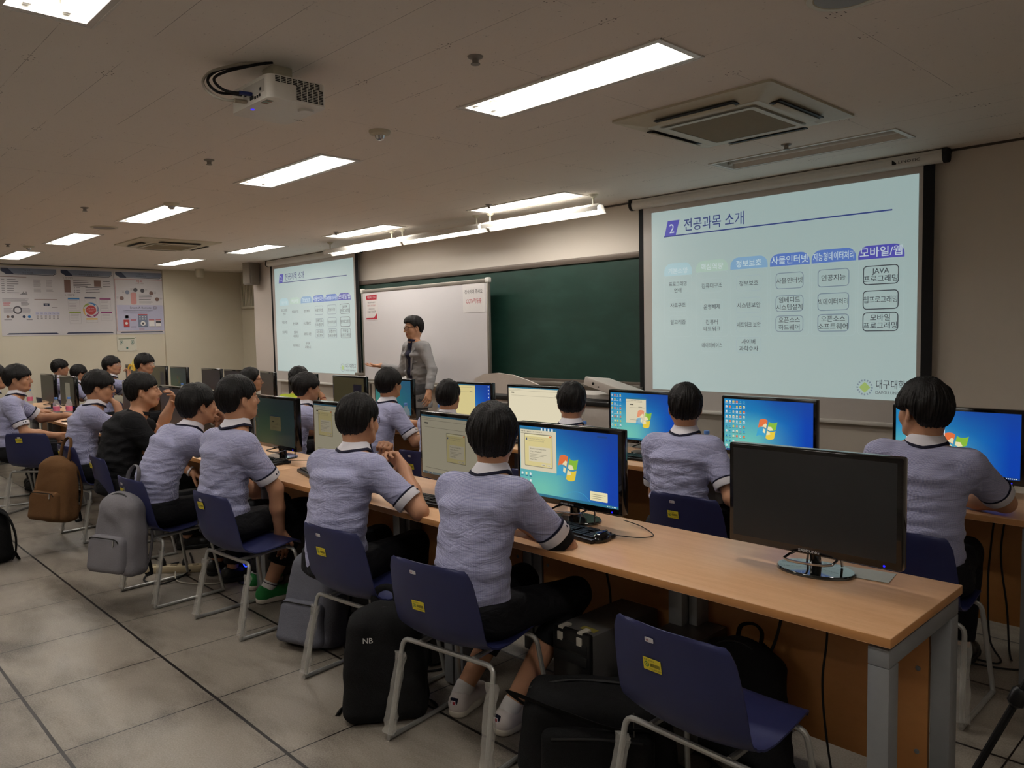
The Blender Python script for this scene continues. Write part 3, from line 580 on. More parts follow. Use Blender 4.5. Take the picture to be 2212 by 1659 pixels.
# ------------------------------------------------------------------ chairs
t_ = NT('blue_chair_plastic'); c_ = t_.coords(); t_.set(color=t_.mix(t_.noise(5,2,c_),'#24284e','#2a2f5a'),rough=.42,spec=.4); t_.bump(t_.noise(420,2,c_),.12,.002); M_CHB = t_.m
M_CHS = mat('chair_silver','#a9a9a6',.35,metal=.55); M_STK = [mat('sticker_yellow','#d9c733',.5),mat('sticker_ink','#4a4a1c',.5,var=0),mat('sticker_emblem','#3f7a3a',.5)]; M_PLATE = mat('maker_plate','#c6c3c6',.4); M_PLT2 = mat('maker_mark','#8a3240',.5,var=0)
tf = NT('crumpled_film'); tf.set(color='#d8d4cc',rough=.25,trans=.0,alpha=.30,spec=.8); tf.bump(tf.noise(90,4,tf.coords(),.7),.9,.01); M_FILM = tf.m
PROF = [(-.262,.748,.150,.026),(-.262,.735,.182,.028),(-.256,.70,.198,.030),(-.245,.64,.206,.032),(-.232,.57,.212,.034),(-.216,.50,.214,.034),(-.192,.455,.213,.030),(-.15,.428,.211,.022),(-.09,.416,.210,.014),(-.02,.416,.210,.012),(.06,.424,.208,.012),(.14,.434,.204,.012),(.19,.436,.198,.010),(.222,.428,.188,.006),(.235,.412,.178,.003)]
def shell_pt(i, u):       # i fractional profile row, u in -1..1
    k = min(int(i), len(PROF)-2); f = i-k; a, b = PROF[k], PROF[k+1]
    y, z, w, c = (a[j]*(1-f)+b[j]*f for j in range(4)); k2 = u*u
    back = max(0, min(1, (.5-(y+.24)*6.5))) if y < -.15 else 0
    return Vector((u*w, y+c*k2*1.25*(1 if i < 6.5 else max(0,1-(i-6.5)/2)), z+(c*k2*1.0*(0 if i < 5.5 else min(1,(i-5.5)/2)))-(.010*k2*k2 if i < .5 else 0)))
def chair_proto():
    t = thing('student_chair', 'x', 'chair')
    n, m = 42, 19; b = MB(); P = [[shell_pt(i*(len(PROF)-1)/(n-1), -1+2*j/(m-1)) for j in range(m)] for i in range(n)]
    N = [[None]*m for _ in range(n)]
    for i in range(n):
        for j in range(m):
            du = P[min(i+1,n-1)][j]-P[max(i-1,0)][j]; dv = P[i][min(j+1,m-1)]-P[i][max(j-1,0)]; N[i][j] = du.cross(dv).normalized()
    for s_ in (.003,-.003): b.v += [tuple(P[i][j]+N[i][j]*s_) for i in range(n) for j in range(m)]
    q = n*m
    for i in range(n-1):
        for j in range(m-1): a = i*m+j; b.f += [(a,a+m,a+m+1,a+1),(q+a,q+a+1,q+a+m+1,q+a+m)]
    ring = [j for j in range(m)]+[i*m+m-1 for i in range(1,n)]+[(n-1)*m+j for j in range(m-2,-1,-1)]+[i*m for i in range(n-2,0,-1)]
    for k in range(len(ring)): a, c = ring[k], ring[(k+1)%len(ring)]; b.f.append((a,c,q+c,q+a))
    b.m = [0]*len(b.f); sh = b.build('seat_shell', M_CHB, t, angle=50)
    # stickers on the back of the shell
    e = MB(); pz = shell_pt(3.1,0); tang = (shell_pt(2.6,0)-shell_pt(3.6,0)).normalized(); nrm = Vector((1,0,0)).cross(tang); M = basis(pz+nrm*.0042+Vector((-.045,0,0)),(1,0,0),nrm)
    e.rect(-.03,-.019,.03,.019,M,0,0,.0008); z = .001
    e.frame([( -.018+.0085*math.cos(a*.5236),-.001+.0085*math.sin(a*.5236)) for a in range(12)],[(-.018+.0062*math.cos(a*.5236),-.001+.0062*math.sin(a*.5236)) for a in range(12)],M,2,z); e.rect(-.0205,-.004,-.0155,.002,M,2,z)
    for k in range(16): e.rect(-.006+k*.002,-.006,-.0048+k*.002,.005,M,1,z)
    e.text('비품 관리번호',.006,-.026,.010,M,1,z,'LEFT'); e.text('5372-0007-0059',.006,.01,-.015,M,1,z); e.build('asset_sticker', M_STK, sh, smooth=False)
    e = MB(); pz = shell_pt(1.75,0); M = basis(pz+nrm*.0045+Vector((-.045,0,0)),(1,0,0),nrm); e.poly(rrect(-.014,-.007,.014,.007,.002,2),M,0,.0012); e.rect(-.009,-.003,-.004,.002,M,1,.0014); e.build('maker_plate', [M_PLATE,M_PLT2], sh, smooth=False)
    r = .0098
    def rod(name, pts, parent=t):
        b = MB(); Q = [Vector(pts[0])]
        for i in range(1,len(pts)-1):          # round the bends
            p, a, c = Vector(pts[i]), Vector(pts[i-1]), Vector(pts[i+1]); d = .035
            p0, p1 = p+(a-p).normalized()*d, p+(c-p).normalized()*d
            Q += [(1-s)**2*p0+2*s*(1-s)*p+s*s*p1 for s in (0,.25,.5,.75,1)]
        Q.append(Vector(pts[-1])); b.tube(Q, r, 10); return b.build(name, M_CHS, parent)
    rl = rod('rear_leg', [(-.238,-.215,.012),(-.222,-.135,.385),(.222,-.135,.385),(.238,-.215,.012)])
    fl = rod('front_leg', [(-.238,.235,.012),(-.205,.165,.402),(.205,.165,.402),(.238,.235,.012)])
    for sx in (-1,1):
        rod('floor_runner', [(sx*.238,-.222,.010),(sx*.238,.242,.010)])
        rod('seat_rail', [(sx*.13,-.135,.39),(sx*.13,.165,.402)])
        b = MB(); pts = [(sx*.224,-.150,.33),(sx*.229,-.17,.24),(sx*.234,-.195,.12),(sx*.238,-.215,.03)]; b.tube(pts,[.018,.0155,.017,.02],7,smooth=4,flat=1.6)
        rr = random.Random(3+sx); b.v = [(x+rr.uniform(-.004,.004),y+rr.uniform(-.006,.006),z) for x,y,z in b.v]; b.build('plastic_wrap', M_FILM, rl)
    return t
CHAIRS = [(-1.18,1.915,-2,'empty blue chair nearest the camera, at the nearest desk',.0),(-2.18,1.845,8,'blue chair of the student nearest the camera, beside the black backpack',.055),(-2.88,1.88,6,'blue chair behind the grey backpack standing on the floor',.0),
    (-3.97,1.83,4,'blue chair of the student wearing green shoes',-.045),(-4.77,1.70,3,'blue chair with a grey backpack hung over its back',-.03),(-5.82,1.83,-2,'blue chair of the large student in black',-.045),(-6.64,1.84,4,'blue chair with the brown backpack hung over its back',-.045),
    (-7.92,1.77,42,'blue chair at the far left, turned so its back faces the camera',-.05),(-8.62,1.62,-10,'blue chair of the student sitting upright at the left edge',-.03),
    (-1.128,3.36,0,'blue chair at the right, under the student leaning on his elbow in the front row',.02),(-2.12,3.37,2,'blue chair of the front-row student before the middle of the right screen',-.01),(-3.13,3.37,4,'blue chair of the student with white earphone wires',0),
    (-4.28,3.39,5,'blue chair of the student in front of the yellow and blue screen',0),(-5.06,3.42,0,'blue chair of the student in front of the lecturer\'s outstretched hand',0),(-5.76,3.06,-3,'blue chair of the student before the girl in yellow',-.05),(-6.6,3.52,0,'blue chair of the girl in yellow',0),(-7.40,3.42,0,'blue chair of the girl with glasses',0),
    (-10.48,3.46,-14,'blue chair of the student by the small wall plate',0),(-11.28,3.31,-12,'blue chair of the student holding a banana',0),(-11.94,3.08,0,'blue chair of the slouching far student',0),(-12.50,3.00,0,'blue chair of the far student under the middle poster',0)]
proto = chair_proto(); proto.scale = (1,.9,.975)
for i,(x,y,a,l,sk) in enumerate(CHAIRS):
    o = proto if i == 0 else copy_tree(proto); o.location = (x,y,0); o.rotation_euler.z = math.radians(a); o['label'] = l; o['group'] = 'blue sled-base student chairs'
    for c in o.children_recursive:      # each chair's inventory sticker sits at its own height
        if c.name.startswith('asset_sticker'): c.location = (0,(sk*.22-.002 if sk < 0 else sk*.20),-sk)

# ------------------------------------------------------------------ monitors
M_BEZ = mat('gloss_black','#08080a',.12,var=0,coat=.5); M_PANELOFF = mat('screen_off','#2b2c2e',.28,var=0,spec=.4)
tt = NT('smoked_glass_foot'); tt.set(color='#0b1212',rough=.04,spec=.9,coat=1.0); M_FOOT = tt.m
MW, MH, MZ = .286, .345, .065
def em_mat(name, c, es=1.0):
    if name not in MATS:
        t = NT(name); t.set(color='#050505',rough=.35,em=c,es=es); MATS[name] = t.m
    return MATS[name]
def desktop_mat(name, dim):
    if name in MATS: return MATS[name]
    t = NT(name); x, y, z = t.xyz(t.coords()); u = t.math('DIVIDE', x, .27); v = t.math('DIVIDE', t.math('SUBTRACT', z, .24), .155)
    d1 = t.math('POWER', t.math('ADD', t.math('POWER', t.math('ADD', u, .55), 2), t.math('POWER', t.math('ADD', v, .75), 2)), .5)
    ca, cb, cc, cd = ('#6fc0ae','#1c86b8','#0a3fa8','#123f97') if dim > .5 else ('#55b7a0','#2f9298','#2a7c9c','#2a6f9a') if dim > .3 else ('#9ac08a','#4f8f7c','#3f7f86','#3c6a78')
    g1 = t.mix(t.ramp(d1, 0.1, 1.35), ca, cb); g2 = t.mix(t.ramp(u, -.2, .85), g1, cc); g3 = t.mix(t.math('MULTIPLY', t.ramp(v, .1, 1.1), t.ramp(u, -1.3, .2)), g2, cd)
    t.set(color='#050505', rough=.35, em=g3, es=dim); MATS[name] = t.m; return t.m
E_ = lambda dim: dict(paper=em_mat('screen_paper_%g'%dim,tuple(dim*x for x in lin('#d6ccb0'))), warm=em_mat('screen_warm_%g'%dim,tuple(dim*x for x in lin('#d8c98e'))), line=em_mat('screen_line_%g'%dim,tuple(dim*x for x in lin('#8b8572'))), text=em_mat('screen_text_%g'%dim,tuple(dim*x for x in lin('#4a473e'))),
    red=em_mat('flag_red_%g'%dim,tuple(dim*x for x in lin('#e0703e'))), green=em_mat('flag_green_%g'%dim,tuple(dim*x for x in lin('#86b83a'))), blue=em_mat('flag_blue_%g'%dim,tuple(dim*x for x in lin('#3f9fc8'))), yellow=em_mat('flag_yellow_%g'%dim,tuple(dim*x for x in lin('#e3c540'))), cream=em_mat('flag_glow_%g'%dim,tuple(dim*x for x in lin('#e6dcb0'))),
    white=em_mat('screen_icon_%g'%dim,tuple(dim*x for x in lin('#dfe6e6'))), navy=em_mat('screen_navy_%g'%dim,tuple(dim*x for x in lin('#1c3f7c'))), bar=em_mat('screen_bar_%g'%dim,tuple(dim*x for x in lin('#2b6f8a'))), dark=em_mat('screen_dark_%g'%dim,tuple(dim*x for x in lin('#26332c'))))
def bez(p0,p1,p2,p3,n=6): return [tuple((1-t)**3*p0[k]+3*t*(1-t)**2*p1[k]+3*t*t*(1-t)*p2[k]+t**3*p3[k] for k in (0,1)) for t in [i/n for i in range(n+1)]]
def flag(b, M, cx, cy, s, I, z):
    def sh(p): return (cx+s*(p[0]+.22*p[1]), cy+s*p[1])
    def patch(top, bot, mi, glow):
        b.poly([sh(p) for p in top+bot[::-1]],M,I[mi],0,z)
        gx = sum(p[0] for p in glow)/len(glow); b.poly([sh(p) for p in glow],M,I['cream'],0,z+.0002)
    patch(bez((-1,.92),(-.75,1.1),(-.35,1.1),(-.1,.9)), bez((-1,.12),(-.75,.28),(-.35,.28),(-.1,.06)),'red',[(-.62,.25),(-.3,.62),(-.12,.5),(-.12,.1),(-.35,.24)])
    patch(bez((.06,.82),(.3,.62),(.7,.62),(.98,.82)), bez((.06,.02),(.3,-.16),(.7,-.16),(.98,.02)),'green',[(.08,.3),(.45,.28),(.7,-.05),(.35,-.12),(.08,.0)])
    patch(bez((-1.0,0),(-.75,.16),(-.35,.16),(-.1,-.05)), bez((-1,-.78),(-.75,-.58),(-.35,-.58),(-.1,-.82)),'blue',[(-.4,.08),(-.13,-.06),(-.13,-.42),(-.38,-.3)])
    patch(bez((.06,-.1),(.3,-.28),(.7,-.28),(.98,-.1)), bez((.06,-.9),(.3,-1.08),(.7,-1.08),(.98,-.9)),'yellow',[(.08,-.16),(.4,-.3),(.5,-.5),(.08,-.6)])
def draw_screen(kind, dim):
    """The lit picture of one monitor: flat shapes on the panel, x -.268...268, y .02...325 from the panel's lower edge."""
    K = E_(dim); keys = ['base']+list(K); I = {k:i for i,k in enumerate(keys)}; b = MB(); M = basis((0,-.0212,MZ),(1,0,0),(0,-1,0)); x0, x1, y0, y1 = -.268, .268, .026, .327; z = .0004
    base = {'win':desktop_mat('wallpaper_%g'%dim,dim)}
    wall = desktop_mat('wallpaper_%g'%dim, dim)
    b.rect(x0,y0,x1,y1,M,0)
    rr = random.Random(hash(kind)%1000 if False else len(kind)*7+int(dim*10))
    def icons(nx, ny, dx=.0225, dy=.0285):
        cols = ['white','yellow','red','cream','white','blue']
        for i in range(nx):
            for j in range(ny-(1 if i > 2 else 0)*rr.randint(0,2)):
                xx, yy = x0+.014+i*dx, y1-.016-j*dy; k = rr.choice(cols); w = rr.choice((.005,.006,.0045))
                b.rect(xx-w,yy-.0055,xx+w,yy+.0055,M,I[k],z); b.rect(xx-w*.5,yy-.003,xx+w*.4,yy+.001,M,I[rr.choice(['navy','red','text'])],2*z); b.rect(xx-.008,yy-.0105,xx+.008,yy-.0088,M,I['white' if j < 5 else 'text'],z)
    def window(xa, ya, xb, yb, dialog=True, tone='paper'):
        b.rect(xa,ya,xb,yb,M,I[tone],z); b.rect(xa,yb-.008,xb,yb,M,I['bar'],2*z)
        for k in range(14): b.rect(xa+.006+k*.009,yb-.018,xa+.010+k*.009,yb-.015,M,I['text' if k%3 else 'line'],2*z)
        b.rect(xa+.004,yb-.026,xb-.03,yb-.0245,M,I['line'],2*z)
        if not dialog:
            b.rect(xa+.03,yb-.045,xa+.06,yb-.038,M,I['text'],2*z); b.rect(xa+.03,yb-.062,xb-.01,yb-.0605,M,I['line'],2*z); b.rect(xb-.06,yb-.058,xb-.03,yb-.054,M,I['line'],2*z); b.rect(xa+.03,ya+.02,xb-.06,ya+.022,M,I['line'],2*z)
    def dialog(xa, ya, xb, yb):
        b.poly(rrect(xa-.003,ya-.003,xb+.003,yb+.003,.005,3),M,I['line'],0,3*z); b.poly(rrect(xa,ya,xb,yb,.004,3),M,I['warm'],0,4*z); b.rect(xa+.002,yb-.008,xb-.002,yb-.001,M,I['cream'],5*z); b.rect(xb-.014,yb-.008,xb-.002,yb-.002,M,I['red'],6*z)
        w, h = xb-xa, yb-ya; b.poly([(xa+.006,yb-.026),(xa+.015,yb-.026),(xa+.014,yb-.012)],M,I['navy'],0,6*z); b.rect(xa+.15*w,ya+.14*h,xb-.06*w,ya+.62*h,M,I['paper'],5*z)
        T = lambda s,yy,sz,xx=.19: b.text(s,sz,xa+xx*w,ya+yy*h,M,I['text'],6*z,'LEFT',maxw=w*.6)
        T('Wireshark 2.6.2 Release Notes',.53,.0085); T('What is Wireshark?',.44,.0085); T('What\'s New',.19,.0085); b.text('Welcome to the Setup Wizard',.0075,xa+.15*w,yb-.021,M,I['line'],6*z,'LEFT'); b.text('Choose the options for this install',.0065,xa+.15*w,yb-.03,M,I['line'],6*z,'LEFT',maxw=w*.7)
        for k in range(3): b.rect(xa+.19*w,ya+(.37-.05*k)*h,xa+(.8-.1*k)*w,ya+(.37-.05*k)*h+.0015,M,I['line'],6*z)
        for k in (.62,.8): b.poly(rrect(xa+k*w,ya+.03*h,xa+(k+.15)*w,ya+.09*h,.001,2),M,I['paper'],0,5*z); b.rect(xa+(k+.03)*w,ya+.055*h,xa+(k+.12)*w,ya+.065*h,M,I['text'],6*z)
    def taskbar(col='bar', y=.0):
        b.rect(x0,y0,x1,y0+.011,M,I[col],z)
        for k in range(6): b.rect(x1-.055+.008*k,y0+.004,x1-.051+.008*k,y0+.0075,M,I['white'],2*z)
        for k in range(5): b.rect(x0+.006+.02*k,y0+.003,x0+.013+.02*k,y0+.009,M,I[['white','text','red','navy','cream'][k]],2*z)
    def swoosh():
        pts = bez((-.02,y0+.02),(.04,y0+.055),(.09,y0+.055),(.125,y0+.012),10); b.poly(pts+[(x-.001,y-.002) for x,y in pts[::-1]],M,I['bar' if dim < .5 else 'blue'],0,z)
    if kind == 'dialog':
        flag(b,M,.005,.165,.052,I,z); window(x0+.004,.135,-.055,y1-.006); dialog(x0+.032,.155,-.078,y1-.034)
        for k in range(4): b.rect(-.14+.02*k,y1-.014,-.131+.02*k,y1-.003,M,I['white'],5*z)
        for i in range(3):
            for j in range(2): b.poly(rrect(x0+.008+.024*i,.112-.03*j,x0+.019+.024*i,.123-.03*j,.003,2),M,I[['white','cream','white'][i]],0,z); b.rect(x0+.006+.024*i,.105-.03*j,x0+.021+.024*i,.108-.03*j,M,I['navy'],z)
        b.rect(.165,y1-.02,.215,y1-.013,M,I['navy'],z); b.poly(rrect(.125,y0+.02,.215,y0+.058,.003,2),M,I['cream'],0,2*z)
        for k in range(3): b.rect(.135,y0+.045-.008*k,.205-.01*k,y0+.047-.008*k,M,I['line'],3*z)
        swoosh(); taskbar()
    elif kind == 'icons': flag(b,M,.0,.165,.055,I,z); icons(6,10); swoosh(); taskbar('navy')
    elif kind == 'popup': flag(b,M,.0,.165,.055,I,z); icons(4,9); window(-.14,.135,.02,y1-.03,False); swoosh(); taskbar()
    elif kind == 'plain': flag(b,M,-.005,.165,.055,I,z); b.rect(x0+.05,.13,-.045,y1-.02,M,I['white'],z) ; taskbar('navy')
    elif kind == 'full': b.rect(x0,y0,x1,y1,M,I['paper'],z); window(x0,y0+.011,x1,y1,False); taskbar()
    elif kind == 'fulldialog': b.rect(x0,y0,x1,y1,M,I['paper'],z); window(x0,y0+.011,x1,y1,False); dialog(-.05,.105,.10,.245); taskbar()
    elif kind == 'leftdialog': b.rect(x0,y0,x1,y1,M,I['paper'],z); window(x0,y0+.011,x1,y1,False); dialog(-.215,.14,-.06,.29); taskbar()
    elif kind == 'half': window(x0,y0+.011,.10,y1,False,'warm'); [b.rect(.245,.31-.028*k,.256,.32-.028*k,M,I['white'],z) for k in range(9)]; taskbar()
    elif kind == 'brown': b.rect(x0,y0,x1,y1,M,I['warm'],z); b.rect(.09,y0,.23,y1-.06,M,I['navy'],2*z)
    elif kind == 'small': window(-.06,.12,.09,.22,False,'warm'); icons(2,8)
    elif kind == 'logo': flag(b,M,.0,.17,.05,I,z)
    elif kind == 'note': b.rect(-.06,.08,.12,.27,M,I['paper'],z)
    return b, [wall if kind not in ('note','brown') else K['dark']]+[K[k] for k in K]
def monitor(x, y, rz, label, kind='off', dim=1.0, wire=True, z=.72, led=True):
    t = thing('computer_monitor', label, 'monitor', (x,y,z), rz, 'black widescreen computer monitors')
    b = MB(); b.box((-MW,-.02,MZ),(MW,.022,MZ+MH),0,.006); b.box((-.17,.015,MZ+.07),(.17,.05,MZ+.27),0,.012); h = b.build('housing', M_BEZ, t)
    b = MB(); M = basis((0,-.0204,MZ),(1,0,0),(0,-1,0)); b.rect(-.2695,.0245,.2695,.3285,M,0); b.build('screen', M_PANELOFF, t, smooth=False)
    if kind != 'off': b, ms = draw_screen(kind, dim); b.build('display_image', ms, t, smooth=False)
    b = MB(); b.text('SAMSUNG',.0125,0,.007,basis((0,-.0204,MZ),(1,0,0),(0,-1,0)),0,off=.012,sx=1.25); b.build('brand_lettering', mat('logo_silver','#b9b9bd',.4,var=0), h, smooth=False)
    if led:
        b = MB(); b.lathe([(.0,.0015),(.0035,.001),(.0035,0)],10,M=basis((.235,-.0202,MZ+.010),(1,0,0),(0,-1,0))); b.build('power_light', mat('monitor_led','#1a1aff',.3,var=0,es=1.6), h)
    b = MB(); b.tube([(0,.035,.008),(0,.03,.05),(0,.02,.10)],[.03,.026,.026],12,flat=.55,smooth=3); b.build('neck', M_BEZ, t)
    b = MB(); b.lathe([(0,.0),(1.0,.0),(1.0,.006),(.97,.011),(0,.013)],36,sx=.128,sy=.088,M=Matrix.Translation((0,.03,0))); b.build('base', M_FOOT, t)
    if wire:
        b = MB(); b.tube([(-.05,.08,.012),(-.05,.07,.058),(-.072,-.045,.048),(.0,-.058,.046),(.082,-.035,.050),(.064,.075,.062),(.066,.085,.014)],.0042,8,smooth=3); b.build('wire_stand', M_CHROME, t)
    return t
MONS = [(-1.135,2.435,1,'switched-off monitor on the nearest desk, its brand name facing the camera','off',1),
 (-2.19,2.435,2,'monitor with an installer window beside a blue wallpaper, by the nearest student','dialog',.92),
 (-2.94,2.44,-3,'monitor showing a beige page behind the nearest student\'s left side','fulldialog',.30),
 (-4.0,2.44,0,'monitor showing a beige page with a dialog, left of the student with glasses','leftdialog',.30),
 (-4.79,2.44,0,'dim dark green monitor with a small beige window, right of the student with green shoes','small',.07),
 (-5.75,2.44,0,'dark monitor between two students with hands raised, in the near row','note',.08),
 (-6.58,2.44,-2,'dark monitor behind the student in black shirt','off',.1),
 (-7.5,2.44,0,'dark monitor left of the student in black shirt','off',.1),
 (-9.62,2.44,0,'dark monitor with a pinkish page, behind the pink bottles','note',.16),
 (-10.45,2.44,0,'dark monitor at the far left of the near row, beyond the bottles','off',.1),
 (-1.19,4.07,0,'monitor with saturated blue wallpaper at the right edge of the photo','plain',.95),
 (-2.15,4.07,0,'monitor full of desktop icons on blue wallpaper, under the right screen','icons',1.0),
 (-3.0,4.07,0,'monitor with one small page open on blue wallpaper, left of the right screen','popup',.95),
 (-3.98,4.07,0,'bright cream monitor showing a blank page','full',1.0),
 (-4.74,4.07,3,'monitor half yellow and half blue, behind a student\'s head','half',.9),
 (-5.75,4.07,0,'teal monitor between a student\'s head and the lecturer\'s jacket','logo',.42),
 (-6.48,4.07,0,'dim brown monitor in front of the left screen\'s lower right corner','brown',.045),
 (-7.42,4.09,0,'dark monitor behind the girl in yellow\'s head','off',.1),
 (-8.20,4.09,-12,'dark monitor right behind the girl with glasses','off',.1),
 (-9.10,4.12,0,'dark monitor left of the girl with glasses','off',.1),
 (-9.78,4.12,0,'grey monitor third from the left end of the front row','off',.1),
 (-10.85,4.12,0,'dim green monitor with an orange blot, near the wall corner','logo',.07),
 (-11.6,4.12,0,'brownish monitor behind the student with clear glasses','brown',.04),
 (-12.7,4.12,0,'grey monitor behind the yellow banana','off',.1)]
for i,(x,y,a,l,k,d) in enumerate(MONS): monitor(x,y,a,l,k,d, wire=(i in (0,1,4,9,10,12)))
# ------------------------------------------------------------------ figures: joints of one pose (local frame: +y forward, +x the figure's right, z up)
def V3(*a): return np.array(a, float)
def nrm(v): return v/np.linalg.norm(v)
def rotz(a): c, s = math.cos(a), math.sin(a); return np.array([[c,-s,0],[s,c,0],[0,0,1.]])
def rotx(a): c, s = math.cos(a), math.sin(a); return np.array([[1,0,0],[0,c,-s],[0,s,c.real]])
def roty(a): c, s = math.cos(a), math.sin(a); return np.array([[c,0,s],[0,1,0],[-s,0,c]])
def joints(p):
    """p: dict x, y, rz, s, lean, side, twist, hyaw (absolute, degrees), hpitch, hroll, stand"""
    J = {}; L = math.radians(p.get('lean',10)); sd = math.radians(p.get('side',0)); tw = math.radians(p.get('twist',0))
    def d(a): return nrm(V3(math.sin(sd), math.sin(a), math.cos(a)))
    hz = .93 if p.get('stand') else .50
    k = p.get('curve',1)
    J['P0'] = V3(0,0,hz); J['P1'] = J['P0']+.17*d(L*.4-.12*k); J['P2'] = J['P1']+.20*d(L*.9+.02); J['P3'] = J['P2']+.15*d(L*1.15+.10*k)
    ux = rotz(tw)@V3(math.cos(sd),0,-math.sin(sd)); J['ux'] = ux
    up = d(L*1.1+.08*k); J['up'] = up; J['fw'] = nrm(np.cross(up,ux))
    sc = J['P2']+.078*up+.01*J['fw']; wd = p.get('shw',.165); dr = p.get('shdrop',(0,0))
    J['SR'] = sc+wd*ux-dr[1]*up; J['SL'] = sc-wd*ux-dr[0]*up
    na = L+.17*k+math.radians(p.get('neck',0)); J['HJ'] = J['P3']+.092*d(na)
    hy = math.radians(p.get('hyaw',p.get('rz',0))-p.get('rz',0)); R = rotz(hy)@rotx(math.radians(p.get('hpitch',0)))@roty(math.radians(p.get('hroll',0)))
    J['HR'] = R; J['HC'] = J['HJ']+R@V3(0,.022,.047); J['top'] = J['HC']+R@V3(0,-.012,.138)
    return J
def world_of(p, q): return V3(p['x'],p['y'],0)+rotz(math.radians(p['rz']))@(np.array(q)*p['s'])
def local_of(p, q): return (rotz(-math.radians(p['rz']))@(np.array(q,float)-V3(p['x'],p['y'],0)))/p['s']
